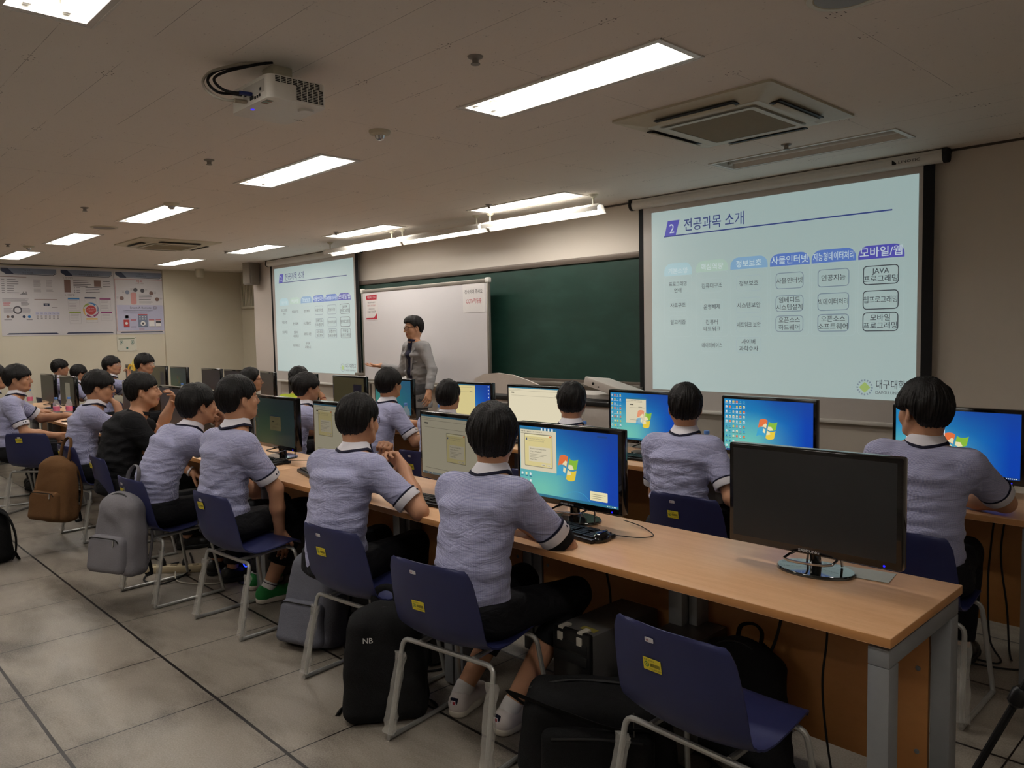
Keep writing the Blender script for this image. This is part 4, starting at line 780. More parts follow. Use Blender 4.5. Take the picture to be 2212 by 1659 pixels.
# one entry per figure: hip position x, y, facing rz (degrees from the front wall, + to the left), size s, pose; arms in world metres
PEOPLE = [
 dict(id='s1',px=(1062,869),x=-2.160,y=1.86,rz=8,s=0.994,lean=16,side=-2,hyaw=46,hpitch=6,hair='round',R=('pts',(-1.955,2.10,.755),(-2.16,2.15,.755)),L=('pts',(-2.50,2.12,.76),(-2.33,2.25,.75)),
   legs=[((.17,.41,.475),(-2.115,1.99,.085)),((-.10,.42,.48),(-2.36,1.96,.085))],hem=(.30,.22),blackcuff=1,shoes='white',h=.0055,girth=1.0,
   label='student seated nearest the camera, back turned, white sneakers, elbow on the desk',hem_shirt=.0),
 dict(id='s2',px=(772,846),x=-3.075,y=1.83,rz=14,s=0.996,lean=16,hyaw=20,hpitch=-3,hair='short',glasses='thin',R=('pts',(-2.775,2.06,.752),(-3.03,2.14,1.0)),L=('pts',(-3.36,2.12,.755),(-3.14,2.22,.99)),hR='chin',hL='fist',h=.0055,
   label='student with glasses resting his chin on his hand, elbow on the near desk'),
 dict(id='s3',px=(503,808),x=-4.158,y=1.79,rz=4,s=1.029,lean=7,side=2,hyaw=2,hpitch=6,hair='short',shdrop=(.025,.015),R=('pts',(-3.95,1.99,.69),(-3.99,2.02,.475)),L=('pts',(-4.36,1.95,.72),(-4.32,2.1,.57)),legs=[((.06,.45,.50),(-4.17,2.03,.085)),((-.16,.45,.50),(-4.45,2.1,.085))],hem=(.21,.1),shoes='green',hR='grip',h=.006,
   label='student with green shoes, right arm reaching down to his chair seat'),
 dict(id='s4',px=(415,828),x=-4.801,y=1.64,rz=0,s=1.027,lean=30,hyaw=0,hpitch=8,hair='bowl',R=('pts',(-4.66,2.10,.752),(-4.74,2.09,1.02)),L=('pts',(-5.00,2.12,.752),(-4.84,2.11,1.02)),hR='clasp',hL='clasp',shoes='black',h=.006,
   label='student leaning forward with clasped hands under his chin, grey backpack behind him'),
 dict(id='s5',px=(300,803),x=-5.860,y=1.77,rz=-12,s=1.022,lean=17,hyaw=-20,hpitch=4,hair='short',shirt='black',girth=1.22,R=('pts',(-5.60,1.95,.74),(-5.46,2.08,.62)),L=('pts',(-6.12,2.18,.80),(-6.10,2.25,1.03)),hR='fist',hL='up',watch=1,h=.0065,
   label='large student in a plain black t-shirt, seen from the side'),
 dict(id='s6',px=(212,798),x=-6.749,y=1.77,rz=-8,s=1.012,lean=13,hyaw=-22,hpitch=-4,hair='bowl',glasses='black',R=('pts',(-6.56,2.09,.755),(-6.68,2.03,1.0)),L=None,hR='chin',h=.007,
   label='student with black glasses, hand at his mouth, left of the student in black'),
 dict(id='s7',px=(33,786),x=-8.378,y=1.6,rz=-14,s=1.024,lean=8,hyaw=-28,hpitch=2,hair='bowl',R=('pts',(-8.13,1.66,.77),(-8.12,1.86,.66)),L=None,h=.0075,
   label='student at the left edge sitting upright with his arm in his lap'),
 dict(id='s8',px=(-16,785),x=-9.315,y=1.55,rz=-10,s=1.022,lean=12,hyaw=-20,hpitch=0,hair='bowl',glasses='black',R=None,L=None,h=.01,
   label='student almost hidden at the left edge of the photo, only a face sliver'),
 dict(id='s9',px=(2000,815),x=-1.116,y=3.38,rz=10,s=1.020,lean=12,hyaw=58,hpitch=0,hair='round',R=('pts',(-.885,3.72,.757),(-1.10,3.76,.757)),L=None,h=.0055,shdrop=(-.02,.0),
   label='student at the right, elbow on the front row desk, head turned left'),
 dict(id='s10',px=(1480,825),x=-2.283,y=3.38,rz=14,s=0.972,lean=10,hyaw=36,hpitch=2,hair='short',R=('pts',(-2.02,3.42,.72),(-2.02,3.62,.60)),L=('pts',(-2.46,3.42,.72),(-2.4,3.62,.60)),h=.006,
   label='student in the front row seen from behind, before the middle of the right screen'),
 dict(id='s11',px=(1234,822),x=-3.100,y=3.38,rz=14,s=0.962,lean=14,hyaw=38,hpitch=0,hair='short',R=None,L=None,earphone=1,h=.007,
   label='student with a white earphone wire, in front of the bright cream monitor'),
 dict(id='s12',px=(966,818),x=-4.297,y=3.38,rz=12,s=0.946,lean=16,hyaw=34,hpitch=4,hair='short',R=None,L=None,h=.007,
   label='student whose head hides the left of the yellow and blue monitor'),
 dict(id='s13',px=(836,793),x=-5.088,y=3.42,rz=0,s=0.991,lean=12,hyaw=14,hpitch=4,hair='bowl',R=('pts',(-4.80,3.56,.72),(-4.78,3.78,.765)),L=None,h=.007,
   label='student just below the lecturer\'s outstretched hand'),
 dict(id='s14',px=(658,803),x=-5.725,y=3.03,rz=-6,s=0.969,lean=14,hyaw=-4,hpitch=2,hair='bowl',R=None,L=None,h=.0075,
   label='student with a thick bowl cut in front of the girl in yellow'),
 dict(id='gy',px=(645,790),x=-6.648,y=3.50,rz=10,s=0.977,lean=14,hyaw=30,hpitch=0,hair='bun',shirt='lime',R=('pts',(-6.45,3.84,.76),(-6.62,3.82,.98)),L=None,hR='chin',shw=.155,h=.009,
   label='girl in a lime yellow top with tied-up hair, hand at her face'),
 dict(id='gg',px=(540,793),x=-7.401,y=3.37,rz=-10,s=0.957,lean=12,hyaw=-24,hpitch=0,hair='long',glasses='brown',shirt='dark',R=None,L=None,shw=.155,h=.008,
   label='girl with long dark hair and round glasses, looking right'),
 dict(id='b1',px=(311,762),x=-10.439,y=3.40,rz=-15,s=1.050,lean=10,hyaw=-44,hpitch=-2,hair='bowl',glasses='clear',R=None,L=None,h=.009,
   label='far student with clear glasses and heavy fringe, right of the banana'),
 dict(id='b2',px=(236,768),x=-11.158,y=3.24,rz=-15,s=1.022,lean=10,hyaw=-46,hpitch=9,hair='bowl',glasses='clear',R=('pts',(-11.02,3.50,.90),(-11.26,3.60,1.06)),L=None,hR='hold',h=.009,
   label='far student with round glasses, chin raised, holding a banana'),
 dict(id='b3',px=(127,775),x=-12.460,y=2.94,rz=-5,s=0.984,lean=10,hyaw=-12,hpitch=0,hair='bowl',R=None,L=None,h=.01,
   label='far student seen in profile above the two dark left monitors'),
 dict(id='b4',px=(170,787),x=-12.016,y=3.0,rz=0,s=0.940,lean=18,hyaw=6,hpitch=-6,hair='round',R=None,L=None,h=.01,
   label='far slouching student between the profile student and the round-glasses student'),
 dict(id='lec',px=(892,681),x=-6.895,y=5.2,rz=172,s=0.999,lean=1,hyaw=166,hpitch=-4,stand=1,curve=.4,hair='lecturer',glasses='black',shirt='blazer',R=('pts',(-7.12,5.15,1.10),(-7.30,5.0,1.17)),L=('pts',(-6.56,5.15,1.10),(-6.50,5.02,.85)),hR='open',hL='relax',shw=.176,h=.006,
   legs=[((.09,.03,.50),(-6.98,5.17,.09)),((-.09,.03,.50),(-6.78,5.17,.09))],pants='grey',shoes='black',
   label='standing lecturer in a light grey blazer and navy shirt gesturing with one hand'),
]
# ------------------------------------------------------------------ implicit bodies: distance fields blended smoothly, surfaced with surface nets
class Field:
    def __init__(s, lo, hi, h):
        s.lo = np.array(lo,np.float32); s.h = h; s.n = np.ceil((np.array(hi)-np.array(lo))/h).astype(int)+1
        s.F = np.full(s.n, .25, np.float32); s.ax = [s.lo[i]+h*np.arange(s.n[i],dtype=np.float32) for i in range(3)]
    def put(s, fn, lo, hi, k=.02, op='u'):
        m = k+2.5*s.h; a = np.clip(np.floor((np.array(lo)-m-s.lo)/s.h).astype(int),0,s.n); b = np.clip(np.ceil((np.array(hi)+m-s.lo)/s.h).astype(int)+1,0,s.n)
        if np.any(b <= a): return
        sl = tuple(slice(a[i],b[i]) for i in range(3)); X = s.ax[0][sl[0]][:,None,None]; Y = s.ax[1][sl[1]][None,:,None]; Z = s.ax[2][sl[2]][None,None,:]
        d = fn(X,Y,Z); A = s.F[sl]
        if op == 'u': hh = np.maximum(k-np.abs(A-d),0)/k; s.F[sl] = np.minimum(A,d)-hh*hh*k*.25
        elif op == 's': d = -d; hh = np.maximum(k-np.abs(A-d),0)/k; s.F[sl] = np.maximum(A,d)+hh*hh*k*.25
        elif op == 'i': s.F[sl] = np.maximum(A,d)
        elif op == 'add': s.F[sl] = A+d
    def rc(s, a, b, r1, r2, k=.02, op='u', clip=None):
        a = np.array(a,np.float32); b = np.array(b,np.float32); ba = b-a; L2 = float(ba@ba)+1e-9
        def fn(X,Y,Z):
            px, py, pz = X-a[0], Y-a[1], Z-a[2]; t = np.clip((px*ba[0]+py*ba[1]+pz*ba[2])/L2,0,1)
            d = np.sqrt((px-t*ba[0])**2+(py-t*ba[1])**2+(pz-t*ba[2])**2)-(r1+(r2-r1)*t)
            if clip is not None: d = np.maximum(d,(X-clip[0][0])*clip[1][0]+(Y-clip[0][1])*clip[1][1]+(Z-clip[0][2])*clip[1][2])
            return d
        r = max(r1,r2); s.put(fn, np.minimum(a,b)-r, np.maximum(a,b)+r, k, op)
    def ell(s, c, r, R=None, k=.02, op='u', zclip=None):
        c = np.array(c,np.float32); r = np.array(r,np.float32); R = np.eye(3) if R is None else R
        def fn(X,Y,Z):
            p = [X-c[0],Y-c[1],Z-c[2]]; q = [sum(p[j]*float(R[j,i]) for j in range(3)) for i in range(3)]
            k0 = np.sqrt(sum((q[i]/r[i])**2 for i in range(3))); k1 = np.sqrt(sum((q[i]/r[i]**2)**2 for i in range(3)))+1e-6
            d = k0*(k0-1)/k1
            if zclip is not None: d = np.maximum(d, zclip-Z)
            return d
        e = float(r.max()); s.put(fn, c-e, c+e, k, op)
    def ec(s, a, b, u, w1, d1, w2, d2, k=.03, end=.04, zclip=None):     # limb of elliptical section: half widths w along u, d across
        a = np.array(a,np.float32); b = np.array(b,np.float32); L = float(np.linalg.norm(b-a)); z = (b-a)/L; u = nrm(u-(u@z)*z); v = np.cross(z,u)
        def fn(X,Y,Z):
            p = [X-a[0],Y-a[1],Z-a[2]]; dt = lambda q: p[0]*float(q[0])+p[1]*float(q[1])+p[2]*float(q[2])
            al = dt(z); t = np.clip(al/L,0,1); ov = al-t*L; w = w1+(w2-w1)*t; d = d1+(d2-d1)*t
            r = (np.sqrt((dt(u)/w)**2+(dt(v)/d)**2+(ov/end)**2)-1)*np.minimum(d,end)
            if zclip is not None: r = np.maximum(r, zclip-Z)
            return r
        e = max(w1,w2,d1,d2,end); s.put(fn, np.minimum(a,b)-e, np.maximum(a,b)+e, k)
    def rumple(s, amp, k, seed=0, lo=None, hi=None):
        r = np.random.RandomState(seed); kk = r.randn(5,3)*np.array(k)*.6+np.sign(r.randn(5,3))*np.array(k)*.5; ph = r.rand(5)*6.28
        def fn(X,Y,Z): return amp*sum(np.sin(kk[i,0]*X+kk[i,1]*Y+kk[i,2]*Z+ph[i]) for i in range(5))/2.2
        s.put(fn, s.lo if lo is None else lo, s.lo+s.n*s.h if hi is None else hi, 0, 'add')
    def mesh(s):
        F = s.F; S = F < 0; n = F.shape; cnt = np.zeros(tuple(x-1 for x in n), np.int8); C = [(i,j,k) for i in (0,1) for j in (0,1) for k in (0,1)]
        for i,j,k in C: cnt += S[i:n[0]-1+i, j:n[1]-1+j, k:n[2]-1+k]
        act = np.argwhere((cnt>0)&(cnt<8)); idx = np.full(cnt.shape,-1,np.int32); idx[tuple(act.T)] = np.arange(len(act))
        val = np.stack([F[act[:,0]+i,act[:,1]+j,act[:,2]+k] for i,j,k in C],1); acc = np.zeros((len(act),3),np.float32); num = np.zeros(len(act),np.float32)
        for a in range(8):
            for b in range(a+1,8):
                ca, cb = np.array(C[a]), np.array(C[b])
                if np.abs(ca-cb).sum() != 1: continue
                va, vb = val[:,a], val[:,b]; cr = (va<0) != (vb<0); t = np.where(cr, va/np.where(va-vb==0,1,va-vb), 0)
                acc += np.where(cr[:,None], ca+t[:,None]*(cb-ca), 0); num += cr
        P = s.lo+(act+acc/num[:,None])*s.h; Q = []
        for ax in range(3):
            o1, o2 = [(1,2),(2,0),(0,1)][ax]; sh = [slice(None)]*3; sl0 = list(sh); sl1 = list(sh); sl0[ax] = slice(0,-1); sl1[ax] = slice(1,None)
            A, B = S[tuple(sl0)], S[tuple(sl1)]; e = np.argwhere(A != B); e = e[(e[:,o1]>0)&(e[:,o2]>0)&(e[:,o1]<n[o1]-1)&(e[:,o2]<n[o2]-1)]
            fl = A[tuple(e.T)]; d1 = np.zeros(3,int); d1[o1] = 1; d2 = np.zeros(3,int); d2[o2] = 1
            g = lambda q: idx[tuple(q.T)]
            q = np.stack([g(e-d1-d2),g(e-d2),g(e),g(e-d1)],1); q[~fl] = q[~fl][:,::-1]; Q.append(q)
        return P, np.concatenate(Q)
def mesh_obj(name, P, Q, mats, parent=None, mi=None):
    me = bpy.data.meshes.new(name); me.vertices.add(len(P)); me.vertices.foreach_set('co', np.asarray(P,np.float32).ravel()); nq = len(Q)
    me.loops.add(nq*4); me.loops.foreach_set('vertex_index', np.asarray(Q,np.int32).ravel()); me.polygons.add(nq); me.polygons.foreach_set('loop_start', np.arange(0,nq*4,4,dtype=np.int32)); me.polygons.foreach_set('loop_total', np.full(nq,4,np.int32))
    me.update(calc_edges=True); me.validate()
    for m in (mats if isinstance(mats,(list,tuple)) else [mats]): me.materials.append(m)
    me.polygons.foreach_set('use_smooth', np.ones(len(me.polygons),bool))
    if mi is not None and len(mi) == len(me.polygons): me.polygons.foreach_set('material_index', mi.astype(np.int32))
    me.update(); return link(name, me, parent)

def skin_material(name, c1, c2):
    t = NT(name); c = t.coords(); t.set(color=t.mix(t.noise(14,3,c), c1, c2), rough=.5, spec=.35); t.b.inputs['Subsurface Weight'].default_value = .06; t.b.inputs['Subsurface Radius'].default_value = (.02,.008,.005); t.b.inputs['Subsurface Scale'].default_value = .3
    t.bump(t.noise(260,2,c),.08,.001); return t.m
M_SKIN = skin_material('skin','#b98a6c','#ad7d60'); M_LIP = mat('lips','#9a5f55',.45)
def hair_material():
    t = NT('black_hair'); c = t.coords('Object',(150,150,14)); f = t.noise(1,4,c,.7); t.set(color=t.mix(f,'#080707','#161211'), rough=.5, spec=.25); t.bump(f,.6,.006); return t.m
M_HAIR = hair_material()
def shirt_material():
    t = NT('checked_shirt_cloth'); c = t.coords(); x, y, z = t.xyz(c); d = t.math('ADD', t.math('MULTIPLY', x, .8), t.math('MULTIPLY', y, .6))
    a = t.math('PINGPONG', d, .0018); b_ = t.math('PINGPONG', z, .0018); sa = t.math('LESS_THAN', a, .0009); sb = t.math('LESS_THAN', b_, .0009)
    f = t.math('MULTIPLY', t.math('ADD', sa, sb), .5); col = t.mix(f, '#c0c1da', '#666a98'); col = t.mix(t.math('MULTIPLY', t.noise(3,2,c), .2), col, '#a9a6bf')
    n1 = t.noise(1, 4, t.coords('Object',(9,9,22)), .55, .8); t.set(color=col, rough=.85, spec=.2, sheen=.15); t.bump(n1,.55,.03); return t.m
def cloth(name, c, rough=.85, bump=.4, var=.12):
    t = NT(name); cc = t.coords(); q = lin(c); f = t.noise(1,4,t.coords('Object',(10,10,18)),.55,.8); g = t.noise(500,2,cc)
    t.set(color=t.mix(g, tuple(x*(1-var) for x in q), tuple(min(1,x*(1+var)) for x in q)), rough=rough, spec=.2); t.bump(f,bump,.025); MATS[name] = t.m; return t.m
M_SHIRT = shirt_material(); M_COLLAR = cloth('white_collar_cloth','#d6d3da',.8,.1,.03); M_NAVY = cloth('navy_trim','#1a1a2e',.8,.05)
SHIRTS = dict(uniform=M_SHIRT, black=cloth('black_cotton','#17171a'), lime=cloth('lime_cotton','#a3b22c'), dark=cloth('charcoal_cotton','#25252b'), blazer=cloth('grey_blazer_wool','#8d8b8c',.9,.25,.1))
M_TROUS = cloth('black_trousers','#131317',.8,.5); M_GTROUS = cloth('grey_trousers','#55565a'); M_TEE = cloth('navy_tee','#1d1d33')
SHOEC = dict(white=mat('white_leather','#cfc7c5',.45), green=mat('green_suede','#1f7a3a',.8,bump=.2,scale=300), black=mat('black_leather','#141414',.4)); M_SOLE = mat('rubber_sole','#c9c2b6',.6); M_SOCK = cloth('white_sock','#c9c6c6',.9,.1)
M_EYE = mat('eye_white','#d0c8c2',.25,var=0); M_IRIS = mat('dark_iris','#120c0a',.15,var=0); M_BROW = mat('brow_hair','#1a1413',.8)
FR = dict(black=mat('black_acetate','#0d0d0f',.2,var=0), thin=mat('thin_metal_frame','#26262b',.3,metal=.6,var=0), brown=mat('brown_frame','#3b2320',.3,var=0), clear=mat('clear_frame','#a9a9ad',.2,metal=.5,var=0))
tg = NT('spectacle_lens'); tg.set(color='#ffffff',rough=.02,alpha=.10,spec=.8); M_LENS = tg.m

def two_bone(S, E, Wd, l1, l2):
    e = S+l1*nrm(E-S); return e, e+l2*nrm(Wd-e)
def ik(S, T, l1, l2, pole):
    d = T-S; L = min(np.linalg.norm(d), l1+l2-.002); dn = nrm(d); a = (l1*l1-l2*l2+L*L)/(2*L); hh = math.sqrt(max(0,l1*l1-a*a)); pp = pole-(pole@dn)*dn
    e = S+dn*a+nrm(pp)*hh; return e, S+dn*L
HANDS = dict(relax=(.35,.35,.25,.12),fist=(1.2,1.4,1.0,.05),chin=(.9,1.2,.7,.06),clasp=(1.0,1.2,.6,.04),grip=(.5,.7,.5,.08),open=(.12,.18,.12,.22),up=(.4,.5,.3,.14),hold=(.8,1.0,.6,.05),flat=(.12,.15,.1,.1))
def hand(F, Wr, f, pn, side, style):
    """palm and five separate bent fingers; f: direction of the fingers, pn: palm normal, side +1 for the right hand"""
    c1, c2, c3, sp = HANDS[style]; f = nrm(f); pn = nrm(pn-(pn@f)*f); l = np.cross(f,pn)*(-side)      # l points to the thumb side
    F.rc(Wr-.02*f, Wr+.015*f, .026, .025, .012)
    for i,o in enumerate((.030,.010,-.010,-.028)):
        kn = Wr+f*(.088-.006*abs(i-1)-.006*(i==3))+l*o; F.rc(Wr+f*.015+l*o*.6, kn, .0155, .0115, .011)
        p = kn; L = [(.040,.026,.020),(.045,.029,.021),(.041,.027,.020),(.032,.020,.018)][i]; ang = 0; tw = l*(sp*(.5-i*.33))
        for j,(ln,c) in enumerate(zip(L,(c1,c2,c3))):
            ang += c*(1+.07*i); dr = nrm(f*math.cos(ang)+pn*math.sin(ang)+tw*math.cos(ang)); q = p+dr*ln; F.rc(p, q, .0092-.0010*j, .0086-.0010*j, .003); p = q
    b0 = Wr+f*.018+l*.022; b1 = b0+nrm(l*.8+f*.65+pn*.35)*.042; b2 = b1+nrm(l*.35+f*.9+pn*(.25+.3*c1))*.032; b3 = b2+nrm(l*.05+f*.95+pn*(.25+.45*c1))*.026
    F.rc(b0,b1,.0155,.0115,.010); F.rc(b1,b2,.0108,.0098,.003); F.rc(b2,b3,.0098,.0082,.003)
def head(F, J):
    R, C = J['HR'], J['HC']; P = lambda *a: C+R@V3(*a)
    F.ell(P(0,-.012,.035),(.0765,.094,.089),R,.02); F.ell(P(0,.030,-.035),(.061,.062,.080),R,.025); F.ell(P(0,.052,-.088),(.036,.034,.028),R,.02)
    for sx in (-1,1):
        F.ell(P(sx*.045,.050,-.028),(.024,.026,.030),R,.02); F.rc(P(sx*.062,-.005,-.045),P(sx*.040,.045,-.088),.016,.016,.02)
        F.rc(P(sx*.012,.083,.022),P(sx*.048,.070,.022),.010,.009,.014); F.ell(P(sx*.031,.094,.002),(.015,.014,.010),R,.012,'s'); F.ell(P(sx*.031,.080,.000),(.0155,.011,.010),R,.006)
        Re = R@rotz(sx*.35)@rotx(-.25); F.ell(P(sx*.079,-.008,-.008),(.0085,.020,.032),Re,.006); F.ell(P(sx*.083,.000,-.006),(.006,.010,.018),Re,.004,'s'); F.ell(P(sx*.077,-.002,-.034),(.006,.009,.011),Re,.006)
        F.ell(P(sx*.012,.098,-.036),(.009,.010,.007),R,.006)
    F.rc(P(0,.086,.012),P(0,.106,-.028),.0085,.0115,.010); F.ell(P(0,.108,-.032),(.0105,.0095,.0085),R,.006)
    F.ell(P(0,.086,-.058),(.022,.013,.0065),R,.006); F.ell(P(0,.084,-.068),(.019,.013,.007),R,.006); F.rc(P(-.022,.096,-.0632),P(.022,.096,-.0632),.0022,.0022,.003,'s')
    F.ell(P(0,-.035,-.05),(.056,.055,.06),R,.03)
def build_hair(J, style, parent, h, seed):
    R, C = J['HR'], J['HC']; lim = .30 if style == 'long' else .19; F = Field((-.15,-.19,-lim),(.15,.17,.20),h)
    sc = dict(round=1.04,bowl=1.03,short=.99,lecturer=1.0,bun=1.0,long=1.02)[style]
    F.ell((0,-.013,.036),(.0925*sc,.110*sc,.1025*sc),None,.02); F.ell((0,-.048,-.006),(.077*sc,.062*sc,.072),None,.03)
    if style in ('bowl','round'): F.ell((0,-.004,.030),(.0975,.108,.062),None,.02)
    if style == 'lecturer': F.ell((0,.028,.078),(.070,.064,.050),None,.03)
    if style == 'bun': F.ell((0,-.115,-.005),(.038,.036,.045),None,.015); F.rc((0,-.12,-.02),(.01,-.12,-.10),.026,.012,.02)
    if style == 'long': F.rc((-.05,-.055,-.02),(-.07,-.06,-.26),.062,.045,.04); F.rc((.05,-.055,-.02),(.07,-.06,-.26),.062,.045,.04); F.rc((0,-.07,-.02),(0,-.085,-.26),.065,.05,.04)
    X, Y, Z = F.ax[0][:,None,None], F.ax[1][None,:,None], F.ax[2][None,None,:]; ph = np.arctan2(X,Y+.01); ap = np.abs(ph)
    fr, si, na = dict(round=(.030,.004,-.066),bowl=(.026,-.004,-.064),short=(.034,.006,-.062),lecturer=(.058,.008,-.070),bun=(.070,.010,-.075),long=(.080,.02,-.4))[style]
    kx = np.array([0,.55,.85,1.25,1.5,1.75,2.05,2.4,3.15]); kz = np.array([fr,fr-.001,fr-.012,si-.012,si+.010,si+.012,-.040,na+.006,na])
    if style == 'lecturer': kz[:4] = (.062,.060,.050,.0)
    if style == 'long': kx = np.array([0,.35,.7,1.0,1.3,1.6,1.8,2.2,3.15]); kz = np.array([.105,.085,.05,.01,-.03,-.08,-.3,-.4,-.4])
    zc = np.interp(ap,kx,kz).astype(np.float32); r = np.random.RandomState(seed); a1, a2, a3 = r.rand(3)*6
    zc = zc+.0045*np.sin(ph*23+a1+2*np.sin(ph*7+a2))+.003*np.sin(ph*51+a3)
    F.F += .0022*np.sin(ph*30+4*np.sin(ph*6+a1)+Z*55+a2)*np.clip((.12-Z)/.05,0,1)+.0022*np.sin(X*90+a3+3*np.sin(Y*40))*np.clip((Z-.06)/.04,0,1)+.002*np.sin(ph*64+Z*30+a1)
    cut = (zc-Z)*.8; k = .008; hh = np.maximum(k-np.abs(F.F-cut),0)/k; F.F = np.maximum(F.F,cut)+hh*hh*k*.25
    # keep the ears and the face free
    F.ell((0,.115,-.035),(.062,.055,.075),None,.01,'s')
    for sx in (-1,1): F.ell((sx*.092,.002,-.018),(.022,.024,.034),None,.008,'s')
    P, Q = F.mesh(); return mesh_obj('hair', (P@R.T)+C, Q, M_HAIR, parent)
def band(C, ax, u, prof, seg=28, a0=0, a1=2*math.pi, sx=1, sy=1):
    """closed ring of the given (radius, height) outline around axis ax"""
    ax = nrm(ax); u = nrm(u-(u@ax)*ax); v = np.cross(ax,u); full = abs(a1-a0-2*math.pi) < 1e-3; m = seg if full else seg+1; vs = []; fs = []
    for k in range(m):
        t = a0+(a1-a0)*k/seg; pr = prof(t) if callable(prof) else prof
        n = len(pr)
        for r, z in pr: vs.append(C+u*(r*sx*math.cos(t))+v*(r*sy*math.sin(t))+ax*z)
    for k in range(seg if full else seg):
        l = (k+1)%m
        for i in range(n): j = (i+1)%n; fs.append((k*n+i,l*n+i,l*n+j,k*n+j))
    if not full: fs.append(tuple(range(n-1,-1,-1))); fs.append(tuple((m-1)*n+i for i in range(n)))
    return vs, fs
def ring_obj(name, m, parent, *a, **k):
    b = MB(); vs, fs = band(*a, **k); b.add([Vector(map(float,q)) for q in vs], fs); return b.build(name, m, parent, angle=50)
def person(p, idx):
    J = joints(p); h = p['h']; g = p.get('girth',1.0); style = p.get('shirt','uniform'); ux, up, fw = J['ux'], J['up'], J['fw']; st = p.get('stand')
    l1, l2 = .285, .25; arms = {}
    for sd, sx in (('R',1),('L',-1)):
        S = J['S'+sd]; a = p.get(sd)
        if a is None: E, Wr = ik(S, V3(sx*.10,.47,.785), l1, l2, V3(sx*.9,-.35,-.8))
        else: E, Wr = two_bone(S, local_of(p,a[1]), local_of(p,a[2]), l1, l2)
        arms[sd] = (S,E,Wr)
    legs = p.get('legs'); LG = []
    for i, sx in enumerate((1,-1)):
        hip = J['P0']+V3(sx*.09,.01,-.01)
        if legs: kn = hip+(.42 if not st else .43)*nrm(V3(*legs[i][0])-hip); an = local_of(p,legs[i][1])
        else: kn = V3(sx*.12,.42,.50); an = V3(sx*.11,.40,.085)
        LG.append((hip,kn,an))
    allp = [J['top'],J['HC'],*[q for t in arms.values() for q in t],*[q for t in LG for q in t],J['P0']]; lo = np.min(allp,0)-.24; hi = np.max(allp,0)+.24; lo[2] = max(lo[2],-.03)
    # skin: one continuous surface
    F = Field(lo,hi,h); head(F,J); NB = J['P3']+.028*fw
    F.rc(J['HJ']+.012*fw+.01*up, NB-.02*up, .052*(.9+.1*g), .060*(.9+.1*g), .03); F.rc(NB-.02*up, J['SR'], .05, .045, .03); F.rc(NB-.02*up, J['SL'], .05, .045, .03)
    F.ec(J['P2']+.05*up, J['P1'], ux, .125*g,.075*g,.105*g,.075*g,.03); F.ec(J['P1'], J['P0'], ux, .105*g,.075*g,.12*g,.085*g,.03)
    for sd, sx in (('R',1),('L',-1)):
        S, E, Wr = arms[sd]; k = (.9+.1*g)*(1 if style not in ('lime','dark') else .88); F.rc(S,E,.047*k,.0385*k,.03); F.rc(E,E+.45*(Wr-E),.0395*k,.0385*k,.02); F.rc(E+.45*(Wr-E),Wr,.0385*k,.0265*k,.02)
        hs = p.get('h'+sd,'flat' if p.get(sd) is None else 'relax'); f = nrm(Wr-E); pn = V3(0,0,-1)
        if hs in ('chin','fist','up','clasp') and f[2] > .3: f = nrm(.55*f+nrm(J['HC']+V3(0,.05,-.10)-Wr)*.7); pn = nrm(V3(-sx*.5,-1,.1))
        if hs == 'open': pn = V3(0,.3,1); f = nrm(V3(f[0],f[1],.02))
        if hs == 'hold': pn = V3(-.4,-.6,.0); f = nrm(f+V3(0,0,.5))
        if hs == 'flat': f = nrm(V3(-sx*.35,1,-.12))
        if hs == 'relax' and f[2] < -.2: pn = V3(-sx,.1,0)
        hand(F, Wr, f, pn, sx, hs)
    for hip,kn,an in LG: F.rc(hip,kn,.07,.05,.03); F.rc(kn,kn+.35*(an-kn),.052,.054,.02); F.rc(kn+.35*(an-kn),an,.054,.034,.02)
    P, Q = F.mesh(); c = (P[Q].mean(1)-J['HC'])@J['HR']; lip = (np.abs(c[:,0])<.024)&(c[:,1]>.082)&(c[:,2]<-.053)&(c[:,2]>-.075)
    o = mesh_obj('person', P, Q, [M_SKIN,M_LIP], None, lip.astype(int))
    o.location = (p['x'],p['y'],0); o.rotation_euler = (0,0,math.radians(p['rz'])); o.scale = (p['s'],)*3
    tag(o, p['label'], 'person', 'students and lecturer' if False else None)
    R, C = J['HR'], J['HC']; HP = lambda *a: Vector(map(float, C+R@V3(*a)))
    build_hair(J, p['hair'], o, max(.0035,h*.62), idx)
    for sx in (-1,1):
        b = MB(); Me = Matrix([[*map(float,R[i])] for i in range(3)]).to_4x4(); Me.translation = HP(sx*.031,.0795,.0005)
        b.lathe([(0,-.0068),(.006,-.006),(.012,-.002),(.0125,0),(.012,.002),(.006,.006),(0,.0068)],14,0,Me@Matrix.Diagonal((1,.95,.72,1))); b.lathe([(0,.0),(.0046,.0004),(.0046,.0012),(0,.0016)],12,1,Me@Matrix.Translation((0,.0112,0))@Matrix.Rotation(-math.pi/2,4,'X'))
        b.build('eye', [M_EYE,M_IRIS], o)
        b = MB(); b.tube([HP(sx*.014,.0925,.020),HP(sx*.030,.0905,.0245),HP(sx*.047,.078,.021)],[.0026,.003,.0015],6,smooth=3,flat=.7); b.build('eyebrow', M_BROW, o)
